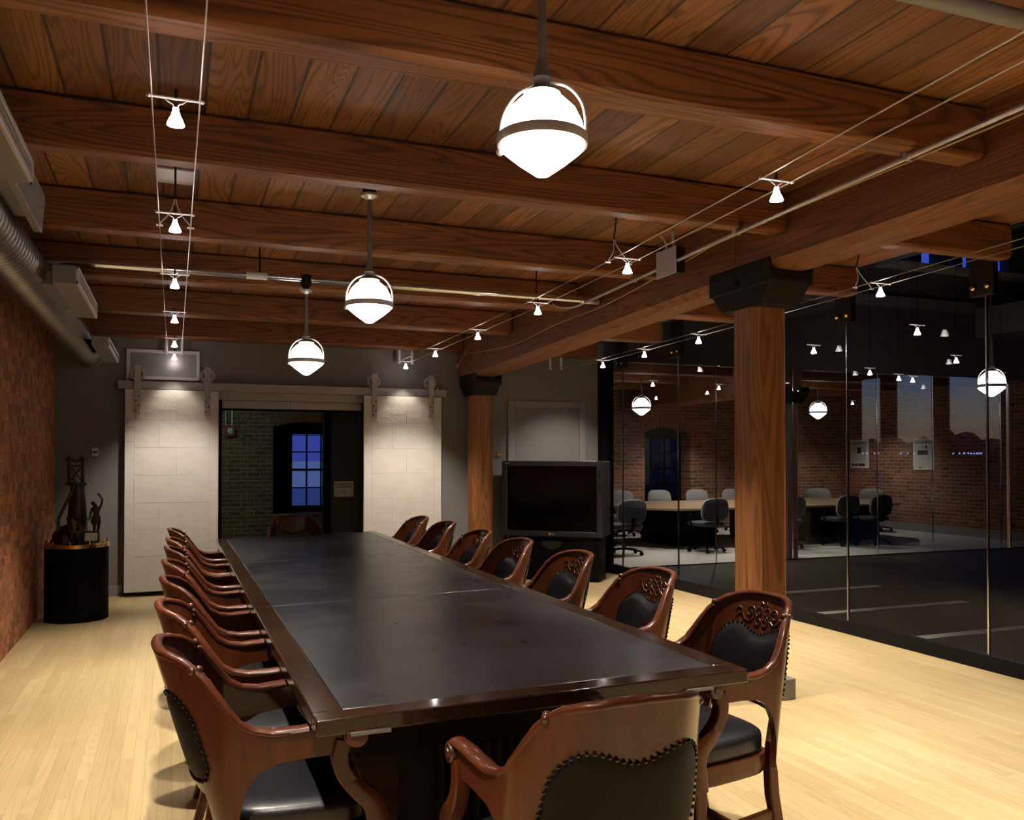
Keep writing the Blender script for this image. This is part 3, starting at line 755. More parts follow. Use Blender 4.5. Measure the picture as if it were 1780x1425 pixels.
ordn = ['nearest the camera', 'second from the camera', 'third from the camera', 'fourth from the camera', 'fifth from the camera', 'at the back wall']
def cable_run(name, pts, label, group):
    pl = thing('cable_pair', label, 'cable', (pts[0][0], pts[0][1], pts[0][2]), 0, group)
    for s in (-1, 1):
        MB().tube([(p[0] + s*0.07 - pts[0][0], p[1] - pts[0][1], p[2] - pts[0][2]) for p in pts], 0.0028, 6).build('wire', 'conduit', pl)
    return pl
def end_bracket(pl, x, y):
    o = pl.location
    for s in (-1, 1):
        b = MB().box(x + s*0.075 - 0.014 - o.x, x + s*0.075 + 0.014 - o.x, y - 0.006 - o.y, y + 0.006 - o.y, 2.555 - o.z, 2.715 - o.z)
        b.box(x + s*0.075 - 0.014 - o.x, x + s*0.075 + 0.014 - o.x, y - 0.03 - o.y, y + 0.006 - o.y, 2.555 - o.z, 2.567 - o.z)
        b.build('end_bracket', 'alu', pl, bevel=0.002)
ZW = 2.567
Lp = [(0, y) for y in (2.86, 4.21, 5.61, 7.05, 8.60, 9.70)]
Rp = [(2.25, 2.82), (2.357, 4.235), (2.43, 5.68), (2.453, 7.06), (2.475, 8.44), (2.49, 9.70)]
Tp = [(4.2, 4.25), (4.31, 5.45), (4.40, 6.6), (4.48, 7.7), (4.55, 8.75)]
pl = cable_run('l', [(0, -1.9, ZW)] + [(x, y, ZW) for x, y in Lp] + [(0, 9.85, ZW)], 'pair of thin cables under the ceiling at left, over the chair row', 'light cables'); end_bracket(pl, 0.0, 9.86)
pr_ = cable_run('r', [(1.90, -1.9, ZW), (2.12, 1.4, ZW)] + [(x, y, ZW) for x, y in Rp] + [(2.49, 9.85, ZW)], 'pair of thin cables under the ceiling between table and girder', 'light cables'); end_bracket(pr_, 2.53, 9.86)
p3 = cable_run('t', [(3.7, -1.9, ZW), (4.03, 2.6, ZW)] + [(x, y, ZW) for x, y in Tp] + [(4.5, 9.85, ZW)], 'pair of thin cables right of the girder by the glass', 'light cables'); end_bracket(p3, 4.46, 9.86)
for (x, y), nm in zip(Lp, ordn): cable_light(x, y, ZW, 'small lit spotlight on the left cable pair, ' + nm, 'spotlights on the left cables', p=26 if y > 9 else (150 if y > 8 else None), tilt=34 if 8 < y < 9 else 0, ang=66 if 8 < y < 9 else 80)
for (x, y), nm in zip(Rp, ordn): cable_light(x, y, ZW, 'small lit spotlight on the middle cable pair, ' + nm, 'spotlights on the middle cables', p=26 if y > 9 else (230 if y > 8 else None), tilt=34 if 8 < y < 9 else 0, ang=66 if 8 < y < 9 else 80)
for i, ((x, y), nm) in enumerate(zip(Tp, ordn)):
    lb = {0: 'small lit spotlight right of the near column, on the cables by the glass', 4: 'small lit spotlight above the television, at the far end of the glass cables'}.get(i, 'small spotlight on the cables by the glass, %s, screened by the girder' % nm)
    cable_light(x, y, ZW, lb, 'spotlights on the cables by the glass', p=110 if i == 4 else None, tilt=32 if i == 4 else 0)
# the same cables carry lamps on behind the camera
for x, y, nm in ((0, 1.45, 'left'), (0, 0.1, 'left'), (2.12, 1.4, 'middle'), (2.03, 0.0, 'middle'), (4.03, 2.6, 'glass side'), (3.93, 1.2, 'glass side'), (3.85, -0.1, 'glass side')):
    cable_light(x, y, ZW, 'small spotlight on the %s cables, overhead %.1f metres into the room' % (nm, y), 'spotlights overhead near the camera', pin=ZC - ZW)
def feed(x, y, ztop, label, dy=0.07, plate=False):
    r = thing('cable_feed', label, 'cable', (x, y, ZW), 0, 'cable feeds')
    h = ztop - ZW
    MB().tube(smooth_path([(0, dy, h), (0.0, dy*0.45, h*0.72), (0, 0.06, 0.15)], 5), 0.005, 8).build('stalk', 'iron', r)
    for s in (-1, 1): MB().tube(smooth_path([(s*0.003, 0.06, 0.15), (s*0.010, 0.04, 0.11), (s*0.030, 0.015, 0.06), (s*0.060, 0, 0.02), (s*0.07, 0, 0)], 5), 0.003, 6).tube([(s*0.07 - 0.016, 0, 0.0), (s*0.07 + 0.016, 0, 0.0)], 0.005, 6).build('feed_wire', 'alu', r)
    if plate: MB().box(-0.088, 0.088, -0.09, 0.15, h - 0.012, h).build('ceiling_plate', 'alu', r, bevel=0.002)
feed(0.0, 4.45, 2.928, 'cable feed with two curved wires dropping to the left cable pair', 0.07)
pp = MB().box(-0.09, 0.09, 4.73, 4.97, ZC - 0.012, ZC).build('ceiling_plate', 'alu', bevel=0.002)
tag(pp, 'grey square plate on the ceiling boards between the left cables', 'plate')
feed(2.37, 4.36, ZC, 'cable feed with two curved wires near the second joist, left of the girder')
feed(4.22, 4.42, ZC, 'cable feed with two curved wires right of the near column')

# ------------------------------------------------------------------ pendant lights
def pendant(x, y, zb, ztop, label, group, sc=1.0, yaw=-0.45, mount=0.0):
    r = thing('pendant_light', label, 'light', (x, y, zb), yaw, group)
    r.scale = (sc, sc, sc); T = (ztop - zb)/sc
    MB().lathe([(0.001, 0), (0.02, 0.004), (0.070, 0.040), (0.112, 0.075), (0.121, 0.088), (0.121, 0.096), (0.001, 0.097)], (0, 0, 0), 32).build('lower_globe', 'globe', r)
    MB().lathe([(0.001, 0.100), (0.117, 0.101), (0.119, 0.115), (0.112, 0.150), (0.095, 0.185), (0.066, 0.214), (0.052, 0.221), (0.052, 0.232), (0.001, 0.233)], (0, 0, 0), 32).build('upper_globe', 'globe', r)
    bd = []
    for rr, z in ((0.117, 0.086), (0.126, 0.086), (0.1285, 0.096), (0.127, 0.113), (0.117, 0.113), (0.117, 0.086)): bd.append([(rr*cos(2*pi*j/40), rr*sin(2*pi*j/40), z) for j in range(40)])
    MB().loft(bd, cap=False).build('band', M['alu'], r)
    MB().ball((-0.128, 0, 0.088), 0.012, 10, 6).build('latch', 'alu', r)
    for s in (-1, 1):
        MB().tube(smooth_path([(s*0.125, 0, 0.10), (s*0.126, 0, 0.15), (s*0.112, 0, 0.20), (s*0.075, 0, 0.243), (s*0.028, 0, 0.262), (s*0.012, 0, 0.275)], 5), 0.005, 8).build('yoke_arm', 'alu', r)
    MB().lathe([(0.045, 0.232), (0.044, 0.238), (0.026, 0.250), (0.024, 0.262), (0.030, 0.275), (0.020, 0.300), (0.015, 0.325), (0.001, 0.326)], (0, 0, 0), 18).build('hub', 'stem', r)
    MB().lathe([(0.0125, 0.315), (0.0125, T)], (0, 0, 0), 14).build('stem', 'stem', r)
    if mount: MB().box(-0.03, 0.03, -0.03, 0.03, T, T + mount).build('mounting_box', 'iron', r)
    MB().lathe([(0.015, T - 0.03), (0.022, T - 0.022), (0.045, T - 0.012), (0.048, T)], (0, 0, 0), 18).build('canopy', 'conduit', r)
    return r
pendant(0.955, 2.20, 2.235, ZC, 'large glowing glass pendant light over the near end of the table', 'glass pendant lights over the table', yaw=-0.75)
pendant(0.968, 4.55, 2.168, 2.86, 'middle glowing glass pendant light over the table', 'glass pendant lights over the table', mount=0.08)
pendant(0.870, 6.20, 2.035, 2.64, 'farthest glowing glass pendant light, hung from the silver pipe before the doorway', 'glass pendant lights over the table')
pendant(7.10, 12.3, 2.145, ZC, 'pendant light glowing in the meeting room left of the arched window', 'glass pendant lights behind the partition', 1.2)
pendant(10.70, 12.3, 2.145, ZC, 'pendant light in the meeting room partly hidden by the dark column', 'glass pendant lights behind the partition', 1.2)
pendant(9.43, 7.75, 2.21, Z_HALL, 'pendant light hanging in the dark hall at far right behind the glass', 'glass pendant lights behind the partition', 1.34)
for x, y, nm in ((7.86, 6.89, 'right of the near column, upper right'), (7.985, 8.26, 'before the leftmost dusk reflection'), (8.92, 8.72, 'left in the middle dusk reflection'), (9.3, 8.85, 'right in the middle dusk reflection'), (9.96, 8.05, 'above the hall pendant'), (5.76, 5.43, 'highest above the hall glass'), (5.84, 6.77, 'large and glaring beside the near column')):
    cable_light(x, y, 2.56, 'lit spotlight in the dark hall, ' + nm, 'spotlights in the hall', lit=False, pin=Z_HALL - 2.56)
for x, y, nm in ((6.6, 11.1, 'left of the pendant'), (7.9, 11.3, 'left of the meeting room girder'), (9.2, 12.3, 'right of the meeting room girder'), (12.6, 13.5, 'near the framed newspapers'), (9.2, 13.9, 'before the arched window')):
    cable_light(x, y, 2.6, 'small lit spotlight in the meeting room, ' + nm, 'spotlights in the meeting room', p=115 if x > 12 else 240, pin=ZC - 2.6, ang=130 if x > 12 else 120)
# ------------------------------------------------------------------ conference table
TZ = 0.76
cn = [Vector((0.351, 2.30, 0)), Vector((1.755, 2.352, 0)), Vector((1.777, 8.10, 0)), Vector((0.336, 7.77, 0))]   # near left, near right, far right, far left
def tq(u, v, z):
    a = cn[0].lerp(cn[1], u); b = cn[3].lerp(cn[2], u); p = a.lerp(b, v); return (p.x - 1.05, p.y - 5.1, z)
tb = thing('conference_table', 'long dark conference table with black leather top and mahogany border', 'table', (1.05, 5.1, 0))
bu, bv = 0.060, 0.0145
def slab(mb, u0, u1, v0, v1, z0, z1):
    q = [(u0, v0), (u1, v0), (u1, v1), (u0, v1)]
    return mb.hexa([tq(u, v, z0) for u, v in q], [tq(u, v, z1) for u, v in q])
fr = MB()
vs = [0.0, 0.338, 0.662, 1.0]
slab(fr, 0, 1, 0, bv, TZ - 0.045, TZ); slab(fr, 0, 1, 1 - bv, 1, TZ - 0.045, TZ)
for a, b in zip(vs, vs[1:]):
    a2, b2 = max(a, bv) + 0.0002, min(b, 1 - bv) - 0.0002
    slab(fr, 0, bu, a2, b2, TZ - 0.045, TZ); slab(fr, 1 - bu, 1, a2, b2, TZ - 0.045, TZ)
fr.build('top_border', 'tabwood', tb, bevel=0.005)
for a, b in zip(vs, vs[1:]):
    l_ = MB(); slab(l_, bu, 1 - bu, max(a, bv) + 0.0002, min(b, 1 - bv) - 0.0002, TZ - 0.045, TZ - 0.0005); l_.build('leather_panel', 'tableather', tb, bevel=0.003)
ap = MB(); slab(ap, 0.10, 0.90, 0.03, 0.045, TZ - 0.17, TZ - 0.045); slab(ap, 0.10, 0.90, 0.955, 0.97, TZ - 0.17, TZ - 0.045); slab(ap, 0.10, 0.12, 0.045, 0.955, TZ - 0.12, TZ - 0.045); slab(ap, 0.88, 0.90, 0.045, 0.955, TZ - 0.12, TZ - 0.045)
ap.build('apron', 'tabbase', tb)
for v0 in (0.06, 0.46, 0.86):
    p = MB(); slab(p, 0.30, 0.70, v0, v0 + 0.085, 0.10, TZ - 0.045); slab(p, 0.27, 0.73, v0 - 0.008, v0 + 0.093, 0.0, 0.10)
    o = p.build('pedestal', 'tabbase', tb, bevel=0.006)
    fl = MB()
    for i in range(14):
        u = 0.315 + 0.37*i/13
        fl.tube([tq(u, v0 - 0.001, 0.14), tq(u, v0 - 0.001, TZ - 0.09)], 0.013, 8)
    fl.build('fluting', 'tabbase', o)
for u, v, w in ((0.10, -0.003, 0.07), (0.86, -0.003, 0.06)):
    x, y, z = tq(u, v, TZ - 0.0458)
    s_ = MB().box(x - 0.05, x + w - 0.01, y + 0.006, y + 0.02, z - 0.004, z + 0.006).build('slide_latch', 'stem', tb, bevel=0.001)
    MB().lathe([(0.03, 0), (0.03, 0.02), (0.001, 0.02)], (x - 0.03, y + 0.035, z - 0.008), 16, Matrix.Rotation(pi/2, 4, 'X')).build('pull_knob', 'mahog', s_)

# ------------------------------------------------------------------ carved armchairs
AX, BY, YC = 0.247, 0.095, -0.148
_tab = []; _L = 0.0; _px = None
for i in range(401):
    t = (pi/2)*i/400; ex = 0.95
    x = AX*abs(sin(t))**ex; y = YC - BY*abs(cos(t))**ex
    if _px: _L += sqrt((x - _px[0])**2 + (y - _px[1])**2)
    _px = (x, y); _tab.append((_L, x, y))
DQ = _L; DM = DQ + 0.283
def plan(d):
    a = abs(d); s = 1 if d >= 0 else -1
    if a >= DQ: return s*(AX + 0.10*(a - DQ)), YC + (a - DQ)
    lo, hi = 0, 400
    while hi - lo > 1:
        m = (lo + hi)//2
        if _tab[m][0] <= a: lo = m
        else: hi = m
    k = (a - _tab[lo][0])/max(1e-9, _tab[hi][0] - _tab[lo][0])
    return s*lerp(_tab[lo][1], _tab[hi][1], k), lerp(_tab[lo][2], _tab[hi][2], k)
def shell(d, z, off=0.0):
    x, y = plan(d); x1, y1 = plan(d + 0.004); x0, y0 = plan(d - 0.004)
    tx_, ty_ = x1 - x0, y1 - y0; L = sqrt(tx_*tx_ + ty_*ty_); n = (ty_/L, -tx_/L)
    w = 1 - ss(0.10, 0.36, abs(d))
    h = z - 0.45
    y -= h*0.30*w
    x *= 1 - max(0.0, z - 0.69)*0.25
    return Vector((x + n[0]*off, y + n[1]*off, z)), Vector((n[0], n[1], 0))
def interp(tb_, a):
    for (p, q), (r, s) in zip(tb_, tb_[1:]):
        if a <= r: return lerp(q, s, ss(0, 1, (a - p)/(r - p)) * 0.5 + 0.5*(a - p)/(r - p))
    return tb_[-1][1]
ZT = [(0, .913), (.08, .910), (.14, .901), (.18, .887), (.205, .867), (.225, .838), (.245, .795), (.265, .752), (.285, .716), (.315, .695), (.36, .687), (.42, .690), (.50, .697), (.60, .697)]
ZBt = [(0, .520), (.165, .512), (.175, .37), (.185, .345), (.250, .345), (.258, .37), (.268, .45), (.29, .535), (.32, .582), (.37, .605), (.45, .613), (.70, .628)]
TH = 0.011
def dsamples():
    ds = [DM*i/46 for i in range(47)] + [.165, .17, .175, .18, .185, .25, .254, .258, .263, .268, .278]
    ds = sorted(set(round(x, 4) for x in ds)); return [-x for x in reversed(ds[1:])] + ds
def make_chair(label, group, knobs):
    r = thing('armchair', label, 'chair', (0, 0, 0), 0, group)
    rings = []
    for d in dsamples():
        a = abs(d); zt, zb = interp(ZT, a), interp(ZBt, a)
        r_ = []
        for side in (-1, 1):
            zs = [lerp(zb, zt, i/5) for i in range(6)]
            if side == 1: zs = zs[::-1]
            for z in zs: r_.append(shell(d, z, side*TH)[0])
        rings.append(r_)
    MB().loft(rings).build('backrest', 'mahogz', r, ang=50)
    rings = []
    n_ = 60
    ds = [-DM + 2*DM*i/(2*n_) for i in range(2*n_ + 1)]
    pts = [shell(d, interp(ZT, abs(d)), 0)[0] for d in ds]
    for i, d in enumerate(ds):
        t = (pts[min(i+1, 2*n_)] - pts[max(i-1, 0)]).normalized(); n = shell(d, 0.7)[1]; u = n.cross(t).normalized()
        if u.z < 0: u = -u
        a = abs(d); hw = lerp(0.0155, 0.026, ss(0.28, 0.40, a)); hh = 0.012
        ring = []
        for k in range(12):
            an = 2*pi*k/12; ring.append(pts[i] + n*(hw*cos(an) - 0.003*(1 - ss(0.25, 0.4, a))) + u*(hh*sin(an)))
        rings.append(ring)
    MB().loft(rings).build('top_rail', 'mahog', r, ang=60)
    if knobs:
        for s in (-1, 1):
            kb = MB(); p, n = shell(s*0.212, interp(ZT, 0.212), 0)
            for o_, rr, dz in ((-0.010, 0.012, 0.008), (0.010, 0.011, 0.007), (-0.022, 0.008, -0.010), (-0.022, 0.007, -0.026)): kb.ball(p + n*o_ + Vector((0, 0, dz)), rr, 10, 7)
            kb.build('carved_knob', 'carve', r)
    # scroll at each arm end
    for s in (-1, 1):
        p, n = shell(s*DM, 0.668)
        MB().lathe([(0.001, -0.029), (0.012, -0.029), (0.013, -0.026), (0.026, -0.025), (0.028, -0.022), (0.028, 0.022), (0.026, 0.025), (0.013, 0.026), (0.012, 0.029), (0.001, 0.029)], p + Vector((0, 0.004, 0)), 18, Matrix.Rotation(pi/2, 4, 'Y')).build('arm_scroll', 'carve', r)
        x = s*(AX + 0.028)
        path = smooth_path([(x, 0.115, 0.655), (x, 0.105, 0.61), (x, 0.118, 0.56), (x, 0.158, 0.51), (x, 0.195, 0.475), (x, 0.210, 0.43), (x, 0.207, 0.385), (x, 0.203, 0.335)], 5)
        m_ = len(path); MB().rsweep(path, [(lerp(0.040, 0.046, i/m_), lerp(0.046, 0.062, ss(0.2, 0.7, i/m_))) for i in range(m_)], (1, 0, 0)).build('arm_support', 'mahogz', r, ang=40)
    # upholstered panels with nailheads
    def ztop(d): return 0.780 - 0.018*cos(2*pi*d/0.27)
    def pad(name, D, zlo, off, sgn, bulge, mat):
        NU, NV = 26, 12; vs = []; fs = []; edge = []
        for i in range(NU + 1):
            u = 2*i/NU - 1; d = u*D
            cu = max(0.0, 1 - abs(u)**7)
            zh = lerp(zlo + 0.06, ztop(d), cu**0.45 if cu > 0 else 0); zl = lerp(zlo + 0.05, zlo, cu**0.45 if cu > 0 else 0)
            for j in range(NV + 1):
                v = 2*j/NV - 1; z = lerp(zl, zh, j/NV)
                bl = bulge*sqrt(max(0, 1 - abs(u)**5))*sqrt(max(0, 1 - abs(v)**4))
                vs.append(shell(d, z, off + sgn*(bl + 0.0005))[0])
            edge.append((d, zl, zh))
        for i in range(NU):
            for j in range(NV):
                a = i*(NV+1) + j; fs.append((a, a + 1, a + NV + 2, a + NV + 1))
        o = MB().add(vs, fs).build(name, mat, r, ang=80)
        nb = MB(); seq = [(e_[0], e_[2]) for e_ in edge]; bot = [(e_[0], e_[1]) for e_ in reversed(edge)]
        loop = seq + bot; P = [shell(d, z, off + sgn*0.004)[0] for d, z in loop] ; P.append(P[0])
        step = 0.019; acc = 0.0; last = P[0]; nb.ball(last, 0.0055, 6, 4)
        for a, b in zip(P, P[1:]):
            seg = (b - a).length; pos = step - acc
            while pos <= seg:
                nb.ball(a.lerp(b, pos/seg), 0.0055, 6, 4); pos += step
            acc = seg - (pos - step)
        nb.build('nailhead_trim', 'nail', o)
    pad('inner_pad', 0.207, 0.535, -TH, -1, 0.024, 'leather')
    pad('outer_pad', 0.212, 0.545, TH, 1, 0.008, 'leatherout')
    # carved scrollwork on the inner face
    cv = MB()
    def strip(pts, rad=0.0027): cv.tube([shell(d*0.92, 0.845 + (z - 0.832)*0.90 - 0.006, -TH - 0.0012)[0] for d, z in pts], rad, 6)
    def spiral(cx, cz, r0, r1, a0, turns, s=1):
        N = 22; return [(cx + s*(lerp(r0, r1, i/N))*cos(a0 + 2*pi*turns*i/N), cz + (lerp(r0, r1, i/N))*sin(a0 + 2*pi*turns*i/N)) for i in range(N + 1)]
    for s in (-1, 1):
        strip(spiral(s*0.022, 0.838, 0.026, 0.006, -pi/2, 1.3, s)); strip(spiral(s*0.020, 0.798, 0.024, 0.006, pi/2, -1.2, s))
        strip(spiral(s*0.075, 0.832, 0.027, 0.006, pi, -1.3, s)); strip([(s*0.048, 0.832), (s*0.052, 0.806), (s*0.075, 0.792), (s*0.104, 0.800), (s*0.118, 0.822)])
        strip([(s*0.118, 0.822), (s*0.124, 0.842), (s*0.140, 0.846), (s*0.150, 0.836)]); strip([(s*0.118, 0.822), (s*0.135, 0.818), (s*0.146, 0.806)])
        strip([(s*0.006, 0.872), (s*0.014, 0.880), (s*0.020, 0.868)], 0.004)
    cv.build('carving', 'carve', r)
    # seat
    def outline(sc, z, n=44):
        o_ = []
        for i in range(n):
            an = 2*pi*i/n; c_, s_ = cos(an), sin(an); p = 2/4.2
            x = 0.245*math.copysign(abs(c_)**p, c_); y = 0.208*math.copysign(abs(s_)**p, s_)
            x *= lerp(0.88, 1.0, min(1, (y + 0.208)/0.34))
            o_.append(Vector((x*sc, y*sc + 0.012, z)))
        return o_
    MB().loft([outline(0.93, 0.392), outline(0.985, 0.398), outline(1.0, 0.412), outline(1.0, 0.445), outline(0.985, 0.459), outline(0.93, 0.468), outline(0.75, 0.476), outline(0.45, 0.480), outline(0.1, 0.481)]).build('seat_cushion', 'leather', r, ang=60)
    MB().loft([outline(1.02, 0.325), outline(1.045, 0.332), outline(1.05, 0.36), outline(1.045, 0.392), outline(0.9, 0.394)]).build('seat_frame', 'mahog', r, ang=40)
    for s in (-1, 1):
        MB().rsweep([(s*(AX + 0.028), 0.203, 0.345), (s*(AX + 0.028), 0.201, 0.24), (s*(AX + 0.026), 0.199, 0.0)], [(0.046, 0.050), (0.042, 0.042), (0.030, 0.030)], (1, 0, 0)).build('front_leg', 'mahogz', r)
        p = shell(s*0.218, 0.36)[0]
        MB().rsweep([(p.x, p.y + 0.006, 0.43), (p.x, p.y + 0.006, 0.38), (p.x, p.y + 0.004, 0.32), (p.x, p.y - 0.002, 0.24), (p.x*1.02, p.y - 0.022, 0.13), (p.x*1.05, p.y - 0.055, 0.0)], [(0.022, 0.020), (0.030, 0.026), (0.040, 0.040), (0.040, 0.042), (0.036, 0.038), (0.032, 0.034)], (1, 0, 0)).build('rear_leg', 'mahogz', r)
        MB().rsweep([(s*(AX + 0.02), 0.195, 0.17), (p.x*1.01, p.y, 0.17)], (0.020, 0.034), (1, 0, 0)).build('side_stretcher', 'mahog', r)
    MB().rsweep([(-0.245, 0.02, 0.17), (0.245, 0.02, 0.17)], (0.020, 0.032), (0, 1, 0)).build('cross_stretcher', 'mahog', r)
    return r
protoK = protoP = None
placed = []
def chair(x, y, rz, label, group, knobs=True):
    global protoK, protoP
    src = protoK if knobs else protoP
    if src is None:
        c_ = make_chair(label, group, knobs)
        if knobs: protoK = c_
        else: protoP = c_
    else:
        c_ = copy_tree(src); c_['label'] = label; c_['group'] = group
    c_.location = (x, y, 0); c_.rotation_euler = (0, 0, rz); return c_
LN = ['farthest from the camera, by the left sliding door', 'second from the far end', 'third from the far end', 'middle of seven', 'third from the camera, with a plain top rail', 'second from the camera', 'nearest the camera, seen from its back']
LY = [7.04, 6.20, 5.60, 4.86, 4.16, 3.44, 2.73]
LX = [0.350, 0.345, 0.340, 0.335, 0.335, 0.330, 0.335]
for i, (y, nm) in enumerate(zip(LY, LN)):
    chair(LX[i], y, -pi/2 + (0.02, -0.03, 0.02, 0.0, 0.02, -0.02, 0.0)[i], 'carved armchair in the left row, ' + nm, 'armchairs left of the table', i != 4)
RN = ['farthest from the camera', 'second from the far end, with a plain top rail', 'third from the far end, before the far column', 'middle of seven, plain top rail before the television', 'third from the camera, with a plain top rail', 'second from the camera', 'nearest the camera, by the near column']
RY = [7.62, 6.98, 6.02, 5.24, 4.42, 3.58, 2.76]
for i, (y, nm) in enumerate(zip(RY, RN)):
    chair((1.765, 1.82, 1.79, 1.79, 1.81, 1.815, 1.81)[i], y, pi/2 + (0.06, 0.04, 0.06, 0.09, 0.07, 0.07, 0.10)[i], 'carved armchair in the right row, ' + nm, 'armchairs right of the table', i not in (1, 3, 4))
chair(1.03, 7.78, pi, 'carved mahogany armchair at the far head of the table, before the doorway', 'armchairs at the table ends')
chair(0.982, 2.065, 0.0, 'carved mahogany armchair at the near end of the table, back to the camera', 'armchairs at the table ends')
# ------------------------------------------------------------------ rear projection television
psi = radians(-40)
tvx, tvy = 4.624 - 0.62*cos(radians(40)), 8.90 + 0.62*sin(radians(40))
tv = thing('television', 'large black rear projection television standing in the back corner', 'television', (tvx, tvy, 0), psi)
hull = [(-0.62, 0.03), (0.62, 0.03), (0.62, 0.42), (0.45, 0.52), (-0.05, 0.50), (-0.45, 0.30), (-0.62, 0.16)]
MB().prism(hull, 0.53, 1.41).build('cabinet', 'tv', tv, bevel=0.01)
fz = MB()
for x0, x1, z0, z1 in ((-0.62, -0.555, 0.525, 1.415), (0.545, 0.62, 0.525, 1.415), (-0.555, 0.545, 1.355, 1.415), (-0.555, 0.545, 0.525, 0.585)): fz.box(x0, x1, 0.0, 0.035, z0, z1)
fz.build('bezel', 'tv', tv, bevel=0.008)
MB().box(-0.556, 0.546, 0.018, 0.03, 0.584, 1.356).build('screen', 'screen', tv)
bt = MB()
for z in (1.29, 1.26, 1.23): bt.box(0.570, 0.592, -0.004, 0.002, z - 0.008, z + 0.008)
for z in (1.15, 1.125, 1.10, 1.075): bt.box(0.570, 0.594, -0.004, 0.002, z - 0.007, z + 0.007)
bt.build('button', 'tvdark', tv, bevel=0.001)
low = [(-0.55, 0.05), (0.55, 0.05), (0.57, 0.10), (0.57, 0.40), (0.35, 0.46), (-0.40, 0.26), (-0.57, 0.12)]
MB().prism(low, 0.0, 0.53).build('base_cabinet', 'tvdark', tv, bevel=0.008)
pts = [(-0.56, 0.03), (0.56, 0.03)]
MB().prism([(-0.58, 0.025), (0.58, 0.025), (0.58, 0.06), (-0.58, 0.06)], 0.07, 0.475).build('speaker_front', 'tvdark', tv, bevel=0.012)
hc = MB(); prof = [(0.125*cos(pi + pi*i/16), 0.465 + 0.095*sin(pi + pi*i/16)) for i in range(17)]
hc.loft([[Vector((x, y, z)) for x, z in prof] for y in (0.012, 0.03)]); hc.build('badge_panel', 'tv', tv)
MB().box(-0.125, 0.125, 0.010, 0.03, 0.455, 0.468).build('badge_ledge', 'tv', tv)
def text_mesh(s, size, name, mat, parent, loc, rot, ext=0.001):
    cu = bpy.data.curves.new('t', 'FONT'); cu.body = s; cu.size = size; cu.extrude = ext; cu.align_x = 'CENTER'; cu.align_y = 'CENTER'
    to = bpy.data.objects.new('t', cu); COL.objects.link(to)
    bpy.context.view_layer.update()
    me = bpy.data.meshes.new_from_object(to.evaluated_get(bpy.context.evaluated_depsgraph_get()))
    bpy.data.objects.remove(to); o = bpy.data.objects.new(name, me); COL.objects.link(o)
    me.materials.clear(); me.materials.append(M[mat]); o.parent = parent; o.location = loc; o.rotation_euler = rot; return o
text_mesh('LG', 0.030, 'badge_letters', 'silver', tv, (0.025, -0.001, 0.553), (pi/2, 0, 0))
MB().lathe([(0.014, 0), (0.014, 0.002), (0.001, 0.003)], (-0.017, 0, 0.553), 16, Matrix.Rotation(pi/2, 4, 'X')).build('badge_disc', 'silver', tv)
MB().box(-0.575, -0.52, -0.0012, 0.001, 1.389, 1.394).build('model_mark', 'silver', tv)

# ------------------------------------------------------------------ pedestal and sculpture
pd = thing('pedestal', 'black drum pedestal with a brass rim against the brick wall', 'pedestal', (-0.81, 8.70, 0))
MB().lathe([(0.262, 0), (0.262, 0.655), (0.25, 0.66), (0.001, 0.66)], (0, 0, 0), 48).build('drum', 'black', pd)
MB().lathe([(0.255, 0.652), (0.268, 0.652), (0.268, 0.684), (0.262, 0.688), (0.001, 0.688)], (0, 0, 0), 48).build('brass_rim', 'brass', pd)
for i in range(10):
    an = 2*pi*(i + 0.3)/10
    MB().lathe([(0.007, 0.688), (0.005, 0.697), (0.009, 0.706), (0.004, 0.713), (0.006, 0.719), (0.001, 0.724)], (0.247*cos(an), 0.247*sin(an), 0), 10).build('brass_finial', 'brass', pd)
sc_ = thing('sculpture', 'dark bronze sculpture of a furnace and two workers on the drum pedestal', 'sculpture', (-0.81, 8.70, 0.688))
def cz(y): return (800 - y)/804.0
def cxx(x): return (x - 298)/804.0
mo = MB(); rings = []
for k, (sc, z) in enumerate(((1.0, 0.0), (0.98, 0.05), (0.88, 0.10), (0.62, 0.14), (0.25, 0.155))):
    rings.append([(0.165*sc*cos(2*pi*j/26)*(1 + 0.10*sin(j*2.1 + k)) - 0.04, 0.15*sc*sin(2*pi*j/26)*(1 + 0.1*cos(j*1.7 + k)), z + 0.012*sin(j*3.1 + k*2)) for j in range(26)])
mo.loft(rings).build('rocky_base', 'bronze', sc_)
fx = cxx(298)
f = MB().lathe([(0.085, 0.10), (0.085, 0.20), (0.092, 0.205), (0.092, 0.218), (0.082, 0.222), (0.080, 0.26), (0.072, 0.38), (0.062, 0.50), (0.056, 0.525), (0.001, 0.526)], (fx, 0.02, 0), 24).build('furnace_body', 'bronze', sc_)
MB().lathe([(0.072, 0.508), (0.094, 0.520), (0.094, 0.540), (0.001, 0.541)], (fx - 0.01, 0.02, 0), 20).build('platform', 'bronze', sc_)
for s in (-1, 1):
    x = fx - 0.014 + s*0.056
    MB().lathe([(0.016, 0.54), (0.016, 0.735), (0.024, 0.738), (0.026, 0.748), (0.020, 0.765), (0.010, 0.77), (0.012, 0.785), (0.001, 0.79)], (x, 0.02, 0), 12).tube([(x - 0.03, 0.02, 0.755), (x + 0.03, 0.02, 0.755)], 0.010, 8).build('uptake_pipe', 'bronze', sc_)
tr = MB(); xa, xb = fx - 0.055, fx + 0.028
for y in (0.0, 0.04):
    tr.tube([(xa, y, 0.56), (xb, y, 0.68)], 0.006, 6).tube([(xa, y, 0.68), (xb, y, 0.56)], 0.006, 6).tube([(xa, y, 0.69), (xb, y, 0.69)], 0.008, 6).tube([(xa, y, 0.735), (xb, y, 0.735)], 0.010, 6)
